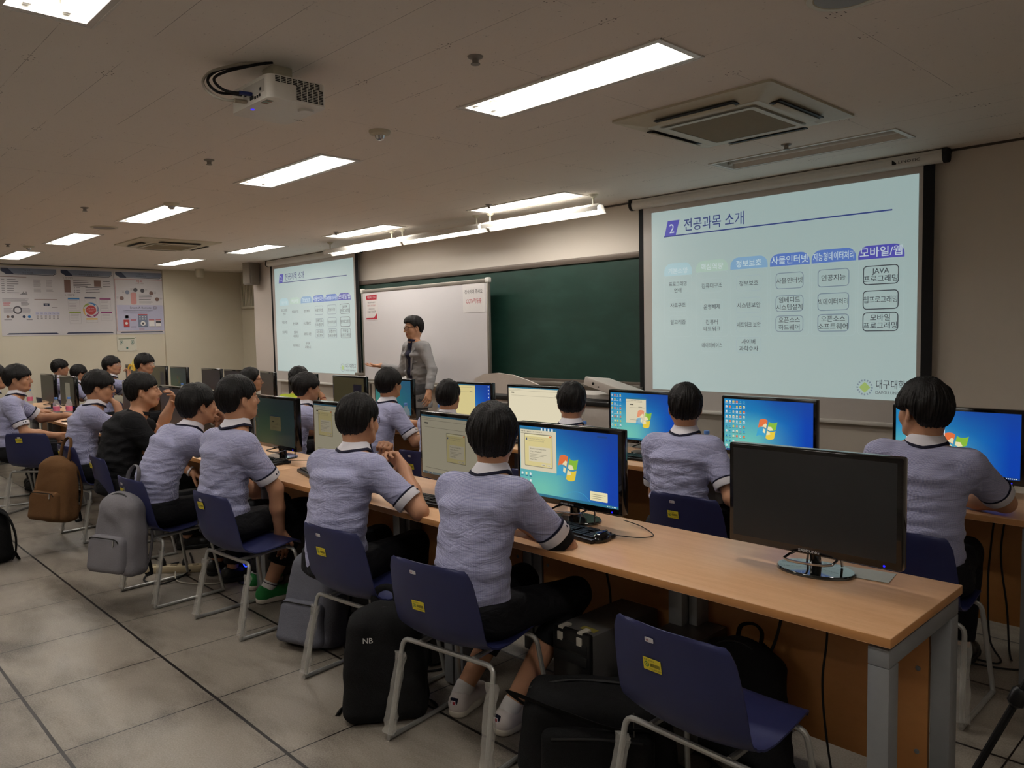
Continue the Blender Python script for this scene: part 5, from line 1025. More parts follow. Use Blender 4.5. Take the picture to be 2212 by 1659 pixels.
    if p.get('glasses'):
        gm = FR[p['glasses']]; th = dict(black=.0024,thin=.0011,brown=.0018,clear=.0013)[p['glasses']]; gl = link('glasses', None, o)
        fr = MB(); rw = .024; rh = .0185 if p['glasses'] != 'brown' else .022
        for sx in (-1,1):
            fr.tube([HP(sx*.033+x,.1045-.9*(abs(sx*.033+x)**2)*6,.0+y) for x,y in rrect(-rw,-rh,rw,rh,.012 if p['glasses'] == 'black' else rh*.95,4)],th,6,closed=True)
        fr.tube([HP(-.010,.1055,.005),HP(0,.107,.008),HP(.010,.1055,.005)],th,6)
        bpy.data.objects.remove(gl); g0 = fr.build('glasses', gm, o)
        for sx in (-1,1):
            b = MB(); b.tube([HP(sx*.056,.086,.008),HP(sx*.074,.050,.008),HP(sx*.081,.0,.008),HP(sx*.078,-.018,-.006)],th,6,smooth=3); b.build('temple', gm, g0)
            b = MB(); pts = [HP(sx*.033+x,.104-.9*(abs(sx*.033+x)**2)*6,y) for x,y in rrect(-rw+.001,-rh+.001,rw-.001,rh-.001,.011 if p['glasses'] == 'black' else rh*.9,3)]; b.add(pts,[tuple(range(len(pts)))]); b.build('lens', M_LENS, g0, smooth=False)
    # shirt
    G = Field(lo,hi,max(h,.006)); P0, P1, P2, P3 = J['P0'],J['P1'],J['P2'],J['P3']; hemz = P0[2]-.045 if not st else P0[2]-.215
    if style == 'blazer': G.ec(P0+V3(0,.0,-.24), P1, ux, .196,.138,.160,.116,.02,zclip=hemz)
    else: G.ec(P0+V3(0,-.0,-.07), P1, ux, .164*g,.124*g,.152*g,.112*g,.012,.06,zclip=hemz)
    if style == 'blazer': G.ec(P1, P2, ux, .162*g,.116*g,.170*g,.116*g,.03); G.ec(P2, P2+.09*up, ux, .170*g,.116*g,.150*g,.092*g,.04)
    else: G.ec(P1, P2, ux, .152*g,.112*g,.162*g,.112*g,.012,.06); G.ec(P2, P2+.075*up, ux, .162*g,.112*g,.145*g,.088*g,.02,.05)
    G.rc(J['SR']-.02*ux, J['SL']+.02*ux, .060, .060, .04)
    for sd, sx in (('R',1),('L',-1)): G.rc(NB-.064*up-.004*fw, J['S'+sd]-sx*.015*ux-.002*up, .058*(.92+.08*g), .056*(.92+.08*g), .035)
    slv = {}; frac = dict(uniform=.66,black=.70,lime=.55,dark=.6,blazer=1.0)[style]
    for sd, sx in (('R',1),('L',-1)):
        S, E, Wr = arms[sd]; d = nrm(E-S)
        if style == 'blazer':
            G.rc(S-.01*up,E,.064,.052,.03); G.rc(E,E+.5*(Wr-E),.052,.046,.02); e2 = Wr-.012*nrm(Wr-E); G.rc(E+.5*(Wr-E),e2+.03*nrm(Wr-E),.046,.038,.02,clip=(e2,nrm(Wr-E)))
        else:
            e = S+frac*(E-S); G.rc(S-.012*up,e+.05*d,.066*(.85+.15*g),.060*(.85+.15*g),.03,clip=(e,d)); slv[sd] = (e,d,.0615*(.85+.15*g))
    G.rumple(.0011, (26,26,75), idx); G.rumple(.0012,(40,40,110),idx+50, (lo[0],lo[1],P0[2]-.1), (hi[0],hi[1],P1[2]+.12))
    if style == 'uniform' and not st:
        for sx in (-1,1): G.ell(P0+V3(sx*.175,-.01,-.06),(.06,.0075,.06),None,.004,'s')
    # open neck
    G.rc(NB-.005*up+.012*fw, NB+.2*up+.03*fw, .058, .075, .008, 's')
    if style == 'blazer':     # open front over the tee
        a = P1-.12*up+.14*fw; b_ = NB+.02*up+.03*fw
        def vee(X,Y,Z):
            q = [X-P1[0],Y-P1[1],Z-P1[2]]; xx = q[0]*ux[0]+q[1]*ux[1]+q[2]*ux[2]; yy = q[0]*fw[0]+q[1]*fw[1]+q[2]*fw[2]; zz = q[0]*up[0]+q[1]*up[1]+q[2]*up[2]
            return np.maximum(np.maximum(np.abs(xx)-np.interp(zz,[-.5,-.25,-.1,.15,.30,.36],[.10,.065,.052,.062,.060,.045]).astype(np.float32), .045-yy), np.abs(zz-.0)-.70)
        G.put(vee, lo, hi, .006, 's')
    P, Q = G.mesh(); sh = mesh_obj(dict(blazer='blazer').get(style,'shirt'), P, Q, SHIRTS[style], o)
    hw, fd = .066, .070
    if style == 'uniform':
        nk = nrm(J['HJ']-P3+.35*up); cc = NB-.004*fw
        def prof(t):      # t = 0 right, pi/2 back (v = ax x u points back)
            fr = -math.sin(t); top = .047-.020*max(0,fr); bot = .008+.012*abs(math.cos(t))-.030*max(0,fr); return [(.0570,top),(.0610,top+.003),(.0720,bot+.012),(.0795,bot),(.0765,bot-.004),(.058,top-.02)]
        ring_obj('collar', M_COLLAR, o, cc, nk, ux, prof, 36, sx=1.0, sy=1.02)
        def prof2(t):
            fr = -math.sin(t); bot = .008+.012*abs(math.cos(t))-.030*max(0,fr); return [(.0765,bot+.004),(.0810,bot+.0002),(.0850,bot-.0085),(.074,bot-.011)]
        ring_obj('collar_stripe', M_NAVY, o, cc, nk, ux, prof2, 36, sx=1.0, sy=1.02)
        for sd in ('R','L'):
            e, d, r = slv[sd]; pu = nrm(np.cross(d,V3(.3,1,.2)))
            cf = ring_obj('cuff', M_COLLAR, o, e+.002*d, d, pu, [(r+.0005,-.002),(r+.0035,.0),(r+.0035,.032),(r+.001,.036),(r-.010,.034),(r-.010,.0)], 26)
            ring_obj('cuff_piping', M_NAVY, cf, e-.004*d, d, pu, [(r-.002,-.004),(r+.004,-.003),(r+.0045,.003),(r-.002,.004)], 26)
            if h < .0078:
                sxx = 1 if sd == 'R' else -1; out = nrm(V3(sxx*.75,.45,.1)); out = nrm(out-(out@d)*d); tv = np.cross(d,out)
                for kk in (-.011,.011):
                    b = MB(); q = e+.019*d+out*(r+.003)+tv*kk; b.lathe([(0,.0025),(.0045,.002),(.0048,0)],10,M=basis(tuple(map(float,q)),tuple(map(float,d)),tuple(map(float,out)))); b.build('cuff_button', M_NAVY, cf)
            if p.get('blackcuff') and sd == 'R': ring_obj('inner_sleeve', SHIRTS['black'], o, e+.034*d, d, pu, [(r-.002,0),(r+.001,.002),(r-.004,.040),(r-.014,.040),(r-.014,0)], 26)
    else:
        nk = nrm(J['HJ']-P3+.3*up)
        ring_obj('neckband', SHIRTS['blazer' if False else ('black' if style == 'black' else style)] if style != 'blazer' else M_TEE, o, NB-.003*fw, nk, ux, lambda t: [(.066,.006+.016*math.sin(t)),(.071,.008+.016*math.sin(t)),(.078,-.014+.016*math.sin(t)),(.068,-.02+.016*math.sin(t))], 30)
    if style == 'blazer':
        T = Field(lo,hi,.008); T.ec(P0+.03*up,P1,ux,.140,.098,.135,.096,.04); T.ec(P1,P2,ux,.135,.096,.15,.102,.04); T.ec(P2,P2+.09*up,ux,.15,.102,.12,.085,.04); T.rc(NB-.05*up,NB-.02*up,.07,.07,.03); T.rc(NB-.0*up+.012*fw,NB+.2*up+.03*fw,.056,.07,.006,'s'); mesh_obj('tee_shirt',*T.mesh(),M_TEE,o)
        def pt(x,y,z): return Vector(map(float, P1+x*ux+y*fw+z*up))
        for sx in (-1,1):      # lapels
            b = MB(); b.add([pt(sx*.056,.075,.335),pt(sx*.085,.068,.330),pt(sx*.120,.092,.25),pt(sx*.100,.106,.238),pt(sx*.112,.110,.21),pt(sx*.060,.128,-.02),pt(sx*.050,.124,-.02),pt(sx*.060,.112,.17)],[(0,1,2,3,7),(3,4,7),(4,5,6,7)]); b.build('lapel', SHIRTS['blazer'], sh, smooth=False).modifiers.new('thick','SOLIDIFY').thickness = .006
        b = MB(); b.strap([pt(-.085,.114,.115),pt(-.115,.104,.120),pt(-.138,.088,.124)],.012,.004); b.build('pocket_square', M_COLLAR, sh)
        b = MB(); b.box((-.001,-.001,-.001),(.001,.001,.001)); b = MB(); b.strap([pt(-.05,.128,-.10),pt(-.11,.118,-.10),pt(-.155,.07,-.10)],.01,.008); b.build('pocket_flap', SHIRTS['blazer'], sh)
        for z in (-.03,-.115):
            b = MB(); b.lathe([(0,.004),(.008,.003),(.0085,0)],12,M=basis(tuple(pt(-.066,.122,z)),tuple(map(float,ux)),tuple(map(float,fw)))); b.build('button', M_BLK2, sh)
        b = MB(); b.tube([pt(.10*math.cos(a)*1.36,.10*math.sin(a),-.115) for a in [i*math.pi/12 for i in range(24)]],.014,6,closed=True); b.build('belt', M_BLK2, o)
    # trousers and shoes
    T = Field(lo,hi,max(h,.0075)); hems = p.get('hem',(.11,.11)); T.ec(P0+V3(0,-.005,-.03), P0+V3(0,0,.07), ux, .172*g,.128*g,.158*g,.112*g,.04)
    for i,(hip,kn,an) in enumerate(LG):
        T.rc(hip,kn,.084*g,.066,.04); d = nrm(an-kn); t = (kn[2]-hems[i])/max(1e-3,kn[2]-an[2]); e = kn+min(t,1.0)*(an-kn); T.rc(kn,e+.05*d,.066,.060 if hems[i] > .15 else .052,.02,clip=(e,d))
    T.rumple(.0025,(25,25,40),idx+9)
    if st: T.put(lambda X,Y,Z: Z-(P0[2]+.05)+0*X+0*Y, lo, hi, 0, 'i')
    else: T.put(lambda X,Y,Z: Z-(P0[2]+.06)+0*X+0*Y, lo, hi, 0, 'i')
    mesh_obj('trousers', *T.mesh(), M_GTROUS if p.get('pants') else M_TROUS, o)
    for i,(hip,kn,an) in enumerate(LG):
        sk = nrm(V3((.18 if i == 0 else -.18),1,0)); side = V3(sk[1],-sk[0],0); A = V3(an[0],an[1],0); B = lambda f,s_,z: A+f*sk+s_*side+V3(0,0,z)
        N = Field(A-V3(.25,.25,.02),A+V3(.25,.25,.2),max(h,.006)); N.ell(B(-.030,0,.048),(.036,.036,.05),None,.02); N.rc(B(-.03,0,.045),B(.10,0,.040),.037,.036,.03); N.ell(B(.135,-.004,.034),(.042,.042,.034),None,.03); N.rc(B(-.005,0,.07),B(.05,0,.055),.034,.032,.02)
        N.rc(B(-.005,0,.085),B(-.012,0,.15),.030,.034,.008,'s'); N.put(lambda X,Y,Z: .020-Z+0*X+0*Y, A-V3(.25,.25,.02), A+V3(.25,.25,.2), 0, 'i')
        so = mesh_obj('shoe', *N.mesh(), SHOEC[p.get('shoes','black')], o)
        N = Field(A-V3(.25,.25,.02),A+V3(.25,.25,.08),max(h,.006)); N.rc(B(-.032,0,.02),B(.06,0,.02),.042,.042,.02); N.rc(B(.06,0,.02),B(.135,-.004,.02),.042,.046,.02); N.put(lambda X,Y,Z: np.maximum(Z-.030,.002-Z)+0*X+0*Y, A-V3(.25,.25,.02), A+V3(.25,.25,.08), 0, 'i'); mesh_obj('sole', *N.mesh(), M_SOLE if p.get('shoes','black') != 'black' else M_BLK2, so)
        if p.get('hem'):
            ring_obj('sock', M_SOCK, o, an, nrm(kn-an), V3(1,0,0), [(.036,-.03),(.0385,-.02),(.040,.028),(.037,.034),(.034,.03),(.032,-.03)], 18)
            if p['shoes'] == 'white':
                b = MB(); hb = B(-.066,0,.062); b.box((-.016,-.004,-.020),(.016,.006,.020),0,.003,basis(tuple(map(float,hb)),tuple(map(float,side)),(0,0,1))); b.build('heel_tab', M_NAVY, so)
                b = MB(); Mh = basis(tuple(map(float,B(-.071,0,.064))),tuple(map(float,side)),(0,0,1)); b.box((-.009,-.002,-.009),(.009,.0,.009),0,0,Mh); b.box((-.003,-.003,-.006),(.007,.0,.006),1,0,Mh); b.build('heel_logo', [M_COLLAR,mat('logo_red','#a02030',.5,var=0)], so, smooth=False)
                for kk in range(5): b = MB(); q = [B(.03+.02*kk,-.02,.078-.006*kk),B(.032+.02*kk,0,.088-.007*kk),B(.03+.02*kk,.02,.078-.006*kk)]; b.tube([Vector(map(float,w)) for w in q],.0035,6); b.build('lace', M_COLLAR, so)
            else: ring_obj('sock_stripe', M_NAVY, o, an+.022*nrm(kn-an), nrm(kn-an), V3(1,0,0), [(.0395,-.002),(.0415,-.002),(.0415,.002),(.0395,.002)], 18)
    if p.get('watch'):
        S,E,Wr = arms['R']; d = nrm(Wr-E); ring_obj('wristband', M_COLLAR, o, Wr-.02*d, d, V3(1,0,.2), [(.030,-.007),(.036,-.006),(.036,.006),(.030,.007)], 20)
    if p['id'] == 'gy':
        S,E,Wr = arms['R']; d = nrm(Wr-E); ring_obj('bracelet', mat('bracelet_red','#8a2d24',.4), o, Wr-.05*d, d, V3(1,0,.2), [(.030,-.003),(.034,-.002),(.034,.002),(.030,.003)], 18)
    if p.get('earphone'):
        b = MB(); b.tube([HP(.081,.012,-.012),HP(.079,.03,-.06),HP(.06,.05,-.13),HP(.03,.06,-.2)],.0018,6,smooth=4); b.lathe([(0,-.006),(.006,-.004),(.006,.004),(0,.006)],10,M=Matrix.Translation(HP(.083,.006,-.010))); b.build('earphone', M_WHITE, o)
    return o
for i_, p_ in enumerate(PEOPLE): person(p_, i_)
# ------------------------------------------------------------------ bags
def fabric(name, c, var=.15, scale=260, rough=.9, bump=.35):
    t = NT(name); cc = t.coords(); q = lin(c); f = t.noise(scale,2,cc); g = t.noise(9,4,cc,.6,.6)
    t.set(color=t.mix(f, tuple(x*(1-var) for x in q), tuple(min(1,x*(1+var)) for x in q)), rough=rough, spec=.2); t.bump(t.math('ADD', t.math('MULTIPLY', f, .3), g), bump, .02); return t.m
B_GREY = fabric('grey_canvas','#77757a'); B_SLATE = fabric('slate_canvas','#64656f'); B_BROWN = fabric('brown_canvas','#684a2e'); B_BLACK = fabric('black_nylon','#141415'); B_STRAP = fabric('black_webbing','#0f0f10',.1,400); B_ZIP = mat('zip_black','#0b0b0c',.5); M_ZIPM = mat('zip_metal','#9c9a94',.3,metal=.9,var=0)
def soft_block(F, c, hx, hy, hz, r, k=.02, taper=0, clip=0):
    c = np.array(c,np.float32)
    def fn(X,Y,Z):
        s = 1-taper*np.clip((Z-c[2])/hz,-1,1); qx = np.abs(X-c[0])-(hx*s-r); qy = np.abs(Y-c[1])-(hy*s-r); qz = np.abs(Z-c[2])-(hz-r)
        return np.sqrt(np.maximum(qx,0)**2+np.maximum(qy,0)**2+np.maximum(qz,0)**2)+np.minimum(np.maximum(np.maximum(qx,qy),qz),0)-r
    F.put(fn, c-(hx*1.3,hy*1.3,hz), c+(hx*1.3,hy*1.3,hz), k)
def backpack(name, label, loc, rz, m, w=.30, d=.16, hgt=.46, tilt=0, hang=False, pocket=True, seed=0, h=.008, logo=None, upright_strap=True, mstrap=None, roll=0):
    """stands on its base; front pocket towards -y, shoulder straps towards +y"""
    t = thing(name, label, 'bag', loc, rz, None); t.rotation_euler = (math.radians(tilt),math.radians(roll),math.radians(rz)); ms = mstrap or B_STRAP
    F = Field((-.3,-.25,-.03),(.3,.25,hgt+.08),h); soft_block(F,(0,0,hgt*.46),w/2,d/2,hgt*.46,.055,.02,.10); F.ell((0,0,hgt*.80),(w*.36,d*.36,hgt*.19),None,.05); F.rumple(.004,(20,20,20),seed); F.rumple(.0025,(45,45,45),seed+40)
    P, Q = F.mesh(); bd = mesh_obj('body', P, Q, m, t)
    if pocket:
        F = Field((-.3,-.3,-.03),(.3,.1,hgt),h); soft_block(F,(0,-d/2-.005,hgt*.25),w*.43,.042,hgt*.22,.035,.01,.05); F.rumple(.002,(24,24,24),seed+3); P, Q = F.mesh(); pk = mesh_obj('front_pocket', P, Q, m, t)
        b = MB(); y = -d/2-.050; b.tube([(-w*.36,y+.012,hgt*.40),(-w*.30,y+.004,hgt*.445),(0,y,hgt*.45),(w*.30,y+.004,hgt*.445),(w*.36,y+.012,hgt*.40)],.005,6,smooth=4,flat=.6); z = b.build('zipper', B_ZIP, pk)
        b = MB(); b.tube([(w*.30,y-.004,hgt*.44),(w*.32,y-.008,hgt*.37)],.005,6,flat=.5); b.build('zip_pull', M_ZIPM, z)
    b = MB(); ww = w*.46; b.tube([(-ww,-d*.22,hgt*.10),(-ww*.97,-d*.24,hgt*.55),(-ww*.70,-d*.22,hgt*.86),(0,-d*.2,hgt*.965),(ww*.70,-d*.22,hgt*.86),(ww*.97,-d*.24,hgt*.55),(ww,-d*.22,hgt*.10)],.006,6,smooth=6,flat=.7); b.build('main_zipper', B_ZIP, t)
    b = MB()
    top = .17 if hang else .06
    b.strap([(-.045,d*.30,hgt*.93),(-.040,d*.42,hgt*.93+top*.75),(0,d*.50,hgt*.93+top),(.040,d*.42,hgt*.93+top*.75),(.045,d*.30,hgt*.93)],.03,.010,smooth=5); b.build('top_handle', m if hang else ms, t)
    for sx in (-1,1):
        b = MB(); b.strap([(sx*.05,d*.42,hgt*.92),(sx*.085,d*.62,hgt*.80),(sx*.105,d*.78,hgt*.50),(sx*.12,d*.66,hgt*.20),(sx*.125,d*.45,hgt*.06)],.055,.014,smooth=6); s = b.build('shoulder_strap', ms, t)
        b = MB(); b.strap([(sx*.12,d*.60,hgt*.18),(sx*.155,d*.55,hgt*.03),(sx*.19,d*.30,.012),(sx*.20,d*.05,.010)],.025,.004,smooth=5); b.build('strap_tail', B_STRAP, s)
    if logo:
        b = MB(); lg, lx, lz, ls = logo; b.text(lg, ls, lx, lz, basis((0,-d/2-.004,0),(1,0,0),(0,-1,0)),0,.012,off=.01); b.build('logo', mat('bag_logo','#c9c7c4',.5,var=0), t, smooth=False)
    return t
bp1 = backpack('backpack','light grey backpack hanging over the back of a blue chair',(-4.70,1.395,.20),22,B_GREY,.31,.15,.47,-7,True,True,1,.007,mstrap=B_GREY)
bp2 = backpack('backpack','brown canvas backpack hanging over the back of a blue chair',(-6.48,1.50,.19),24,B_BROWN,.33,.16,.48,-7,True,True,2,.008,mstrap=B_BROWN)
bp3 = backpack('backpack','slate grey backpack standing on the floor beside a blue chair',(-3.42,1.88,.0),18,B_SLATE,.31,.17,.47,-12,False,True,3,.007,('HEAD',.03,.36,.03))
bp4 = backpack('backpack','black backpack standing upright under the nearest seated student\'s chair',(-2.56,1.73,.0),52,B_BLACK,.32,.20,.46,-3,False,False,4,.007,('NB',-.06,.33,.03))
bp5 = backpack('backpack','black backpack leaning on the wooden panel under the nearest desk',(-1.38,2.42,.0),0,B_BLACK,.34,.13,.44,-2,False,False,5,.008)
bp6 = backpack('backpack','black backpack cut off by the left edge of the photo, on the floor',(-6.28,1.03,.0),-60,B_BLACK,.30,.18,.40,0,False,True,6,.008)
def duffel():
    t = thing('shoulder_bag','wide black shoulder bag on the floor behind the empty nearest chair','bag',(-1.70,2.02,0),38)
    F = Field((-.36,-.24,-.02),(.36,.24,.42),.007); soft_block(F,(0,0,.15),.26,.13,.148,.06,.02,.06); F.rumple(.006,(16,16,16),11); mesh_obj('body',*F.mesh(),B_BLACK,t)
    F = Field((-.36,-.26,-.02),(.36,.1,.32),.007); soft_block(F,(.0,-.125,.115),.19,.045,.095,.035,.01); F.rumple(.003,(20,20,20),12); pk = mesh_obj('front_pocket',*F.mesh(),B_BLACK,t)
    b = MB(); b.tube([(-.15,-.172,.19),(0,-.176,.20),(.15,-.172,.19)],.005,6,smooth=4); b.build('zipper',B_ZIP,pk)
    b = MB(); b.strap([(-.26,.0,.22),(-.29,-.07,.29),(-.12,-.14,.27),(.08,-.15,.22),(.24,-.12,.24),(.27,0,.22)],.045,.008,smooth=6); b.build('shoulder_strap',B_STRAP,t)
    b = MB(); b.tube([(-.24,.0,.28),(-.1,.02,.305),(.1,.02,.30),(.24,0,.28)],.006,6,smooth=5); b.build('main_zipper',B_ZIP,t)
    b = MB(); b.tube([(.12,-.14,.275),(.12,-.150,.22),(.122,-.153,.17)],.006,6,flat=.5); b.build('zip_pull',M_ZIPM,t)
duffel()
F = Field((-.3,-.2,-.02),(.3,.2,.3),.01); soft_block(F,(0,0,.10),.24,.12,.10,.05); F.rumple(.004,(16,16,16),8); o = mesh_obj('sports_bag',*F.mesh(),B_BLACK); o.location = (-8.6,1.95,0); tag(o,'low dark bag on the floor behind the turned blue chair','bag')
b = MB(); b.strap([(-.12,-.05,.19),(-.08,-.07,.24),(.08,-.07,.24),(.12,-.05,.19)],.03,.006,smooth=5); b.build('handle',B_STRAP,o)

# ------------------------------------------------------------------ things on and under the desks
M_KEY = mat('key_black','#121214',.45,var=.2,scale=60)
def keyboard_proto():
    t = thing('keyboard','x','keyboard'); b = MB(); b.box((-.22,-.068,0),(.22,.068,.016),0,.005); b.build('case', M_DARK, t)
    b = MB()
    for r_ in range(6):
        n = 15 if r_ else 13
        for k in range(n):
            x = -.212+k*.0192+(.006*(r_%2)); y = .047-r_*.0185
            if r_ == 5 and 3 < k < 9:
                if k == 4: b.box((x,y-.0065,.016),(x+.094,y+.0065,.0225),0,.0012)
                continue
            b.box((x,y-.0072,.016),(x+.0165,y+.0072,.0225+.001*(r_%2)))
        for k in range(3 if r_ not in (2,) else 2): b.box((.092+k*.0185,.047-r_*.0185-.0072,.016),(.1085+k*.0185,.047-r_*.0185+.0072,.0225))
        for k in range(3): b.box((.155+k*.0185,.047-r_*.0185-.0072,.016),(.1715+k*.0185,.047-r_*.0185+.0072,.0225))
    b.build('keys', M_KEY, t, smooth=False); return t
KB = [(-2.10,2.30,-5,'black keyboard under the installer-window monitor beside the nearest student\'s elbow'),(-2.98,2.26,4,'black keyboard between the two nearest students'),(-3.98,2.27,-14,'black keyboard right of the student with green shoes'),(-4.72,2.30,3,'keyboard beneath the dim dark green monitor'),
      (-2.92,3.89,0,'black keyboard in front of the popup-page monitor in the front row'),(-3.85,3.93,0,'keyboard below the bright cream monitor'),(-8.35,2.30,8,'keyboard on the far left desk, nearest the pink bottles'),(-9.0,2.36,-10,'keyboard on the far left desk behind the pink bottles'),(-9.75,2.27,6,'keyboard at the far left desk, left of the pink bottles'),(-1.2,3.86,0,'keyboard beside the elbow of the student at the right')]
proto = keyboard_proto()
for i,(x,y,a,l) in enumerate(KB):
    o = proto if i == 0 else copy_tree(proto); o.location = (x,y,.721); o.rotation_euler.z = math.radians(a); o['label'] = l; o['group'] = 'black desktop keyboards'
def mouse(x, y, a, label, cord):
    F = Field((-.05,-.08,-.005),(.05,.08,.06),.004); F.ell((0,0,.006),(.031,.055,.032),None,.01); F.put(lambda X,Y,Z: .001-Z+0*X+0*Y,(-.05,-.08,-.005),(.05,.08,.06),0,'i')
    o = thing('computer_mouse',label,'mouse',(x,y,.721),a,'black computer mice'); mesh_obj('body',*F.mesh(),M_BEZ,o)
    b = MB(); b.tube([(0,.034,.030),(0,.040,.024)],.006,10); b.build('scroll_wheel',M_KEY,o); b = MB(); b.tube([(0,.052,.012)]+cord,.0019,6,smooth=6); b.build('cord',M_BLK2,o)
mouse(-1.895,2.285,10,'black mouse with curled cord on the nearest desk',[(.03,.08,.004),(.11,.10,.003),(.14,.16,.003),(.04,.25,.006),(-.06,.29,.01)])
mouse(-4.59,2.265,20,'black mouse right of the student with green shoes',[(.0,.09,.004),(.08,.16,.003),(.16,.20,.003),(.14,.27,.006)])
mouse(-2.62,3.90,0,'mouse beside the front row keyboard, by the popup-page monitor',[(.0,.09,.004),(.02,.16,.003),(.0,.24,.006)])
mouse(-5.05,3.93,-10,'mouse on the front row desk before the teal monitor',[(.0,.09,.004),(-.05,.16,.003),(-.02,.22,.006)])
tp = NT('clear_plastic'); tp.set(color='#dfe6ea',rough=.08,alpha=.28,spec=.9); M_PET = tp.m; M_CAP = mat('blue_cap','#5b86c9',.45,var=0); M_LBL = mat('pink_label','#d8708f',.5,var=.05); M_LB2 = mat('label_blue','#3c5aa8',.5,var=0); M_WATER = mat('water_tint','#c4d3da',.05,alpha=.25,var=0)
def bottle_proto(pink=True):
    t = thing('water_bottle','x','bottle'); b = MB(); prof = [(.0,.0),(.028,.0),(.032,.006),(.032,.03),(.030,.036),(.032,.042),(.032,.075),(.031,.08),(.031,.135),(.033,.14),(.032,.15),(.022,.178),(.013,.195),(.013,.205)]
    b.lathe(prof,22); b.build('bottle',M_PET,t); b = MB(); b.lathe([(.0,.205),(.0155,.205),(.0155,.223),(.014,.225),(0,.225)],20); b.build('cap',M_CAP,t)
    if pink:
        b = MB(); b.lathe([(.0318,.085),(.0322,.085),(.0322,.132),(.0318,.132)],22); b.m = [0]*len(b.f); M = basis((0,-.0328,.11),(1,0,0),(0,-1,0)); b.poly(rrect(-.009,-.012,.009,.012,.004,3),M,1); b.build('label_wrap',[M_LBL,M_LB2],t)
    return t
BT = [(-8.93,2.14,'pink-labelled water bottle on the far left desk, the nearer of the pair',1),(-8.86,2.24,'pink-labelled water bottle on the far left desk, the farther of the pair',1),(-10.75,2.30,'pink-labelled water bottle alone at the far left of the near row',1),
      (-5.30,3.86,'blue-capped bottle left of the teal monitor in front of the lecturer',0),(-4.95,3.94,'blue-capped bottle between the lecturer and the yellow and blue monitor',0),(-3.26,3.77,'blue-capped bottle beside the student with the earphone wire',0),(-2.40,3.83,'blue-capped bottle right of the student before the desktop icons',0),
      (-2.33,2.53,'pink-labelled bottle mostly hidden behind the installer-window monitor',1),(-10.1,3.86,'blue-capped bottle in front of the dim green far monitor',0),(-8.9,3.9,'blue-capped bottle at the foot of the grey far monitor',0)]
pr = {1:bottle_proto(True),0:bottle_proto(False)}; used = {0:False,1:False}
for x,y,l,k in BT:
    o = pr[k] if not used[k] else copy_tree(pr[k]); used[k] = True; o.location = (x,y,.721); o['label'] = l; o['group'] = 'water bottles on the desks'
M_PCB = mat('pc_black','#121213',.3,var=.15); M_PCG = mat('pc_grey_steel','#5a5856',.5,metal=.3)
def tower(x, y, label, rz=0, grey=True):
    t = thing('computer_tower',label,'computer',(x,y,0),rz,'computer towers under the desks'); b = MB(); b.box((-.09,-.20,.012),(.09,.20,.41),0,.004); b.build('case',M_PCG if grey else M_PCB,t)
    b = MB(); b.box((-.092,-.222,.012),(.092,-.198,.418),0,.008); f = b.build('front_panel',M_PCB,t)
    for z in (.34,.295): b = MB(); b.box((-.08,-.226,z),(.08,-.221,z+.036),0,.002); b.build('drive_bay',M_BLK2,f)
    b = MB(); b.tube([(.03*math.cos(a),-.224,.115+.022*math.sin(a)) for a in [math.pi*(1+k/8) for k in range(9)]],.0025,6); b.build('power_light',mat('power_ring_blue','#2038ff',.3,var=0,es=3.0),f)
    for k,cm in enumerate(('#cfd4c8','#c9718c')): b = MB(); b.lathe([(0,.002),(.004,.002),(.004,0)],10,M=basis((-.01+.022*k,-.2225,.215),(1,0,0),(0,-1,0))); b.build('audio_jack',mat('jack_%d'%k,cm,.4,var=0),f)
    for xx in (-.05,.045): b = MB(); b.box((xx-.012,-.227,.37),(xx+.012,-.2215,.40)); b.box((xx-.012,-.2215,.412),(xx+.012,-.17,.4195)); b.build('tape',mat('clear_tape','#b9b4a8',.3,var=.1),t,smooth=False)
    b = MB(); b.box((.0,-.17,.4105),(.07,-.14,.4115)); b.build('asset_sticker',mat('dull_yellow','#8f8338',.5),t,smooth=False)
    for sx in (-1,1):
        for sy in (-1,1): b = MB(); b.lathe([(.016,0),(.016,.013)],10,M=Matrix.Translation((sx*.07,sy*.16,0))); b.build('foot',M_BLK2,t)
for x,l in ((-1.90,'black computer tower with blue power light under the nearest desk'),(-2.86,'computer tower under the desk before the two nearest students'),(-3.72,'computer tower under the desk beside the green shoes'),(-4.62,'computer tower under the third near-row desk, by the power strip')): tower(x,2.325,l)
tower(-1.60,2.345,'grey computer tower behind the empty nearest chair'); tower(-3.45,3.95,'computer tower under the front row desk behind the nearest monitor')
def cable(label, pts, r=.004, m=M_BLK2, group='loose cables', smooth=8):
    b = MB(); b.tube(pts, r, 7, smooth=smooth); o = b.build('power_cable', m); tag(o, label, 'cable', group); return o
cable('pair of thick black cables hanging down the nearest desk panel, left one',[(-1.26,2.52,.69),(-1.265,2.50,.55),(-1.30,2.49,.40),(-1.37,2.47,.28),(-1.38,2.44,.12),(-1.36,2.40,.005),(-1.25,2.34,.005)],.0055)
cable('thin black cable hanging in loops down the nearest desk panel, right one',[(-1.11,2.50,.69),(-1.105,2.49,.5),(-1.115,2.48,.35),(-1.10,2.47,.2),(-1.06,2.44,.05),(-1.02,2.40,.004),(-1.1,2.34,.004)],.0038)
cable('tangled black cable on the floor below the empty nearest chair',[(-1.62,2.28,.006),(-1.52,2.36,.006),(-1.42,2.30,.006),(-1.45,2.22,.006),(-1.56,2.24,.008),(-1.50,2.33,.012),(-1.36,2.30,.006),(-1.26,2.36,.006),(-1.2,2.28,.006),(-1.3,2.22,.006)],.005)
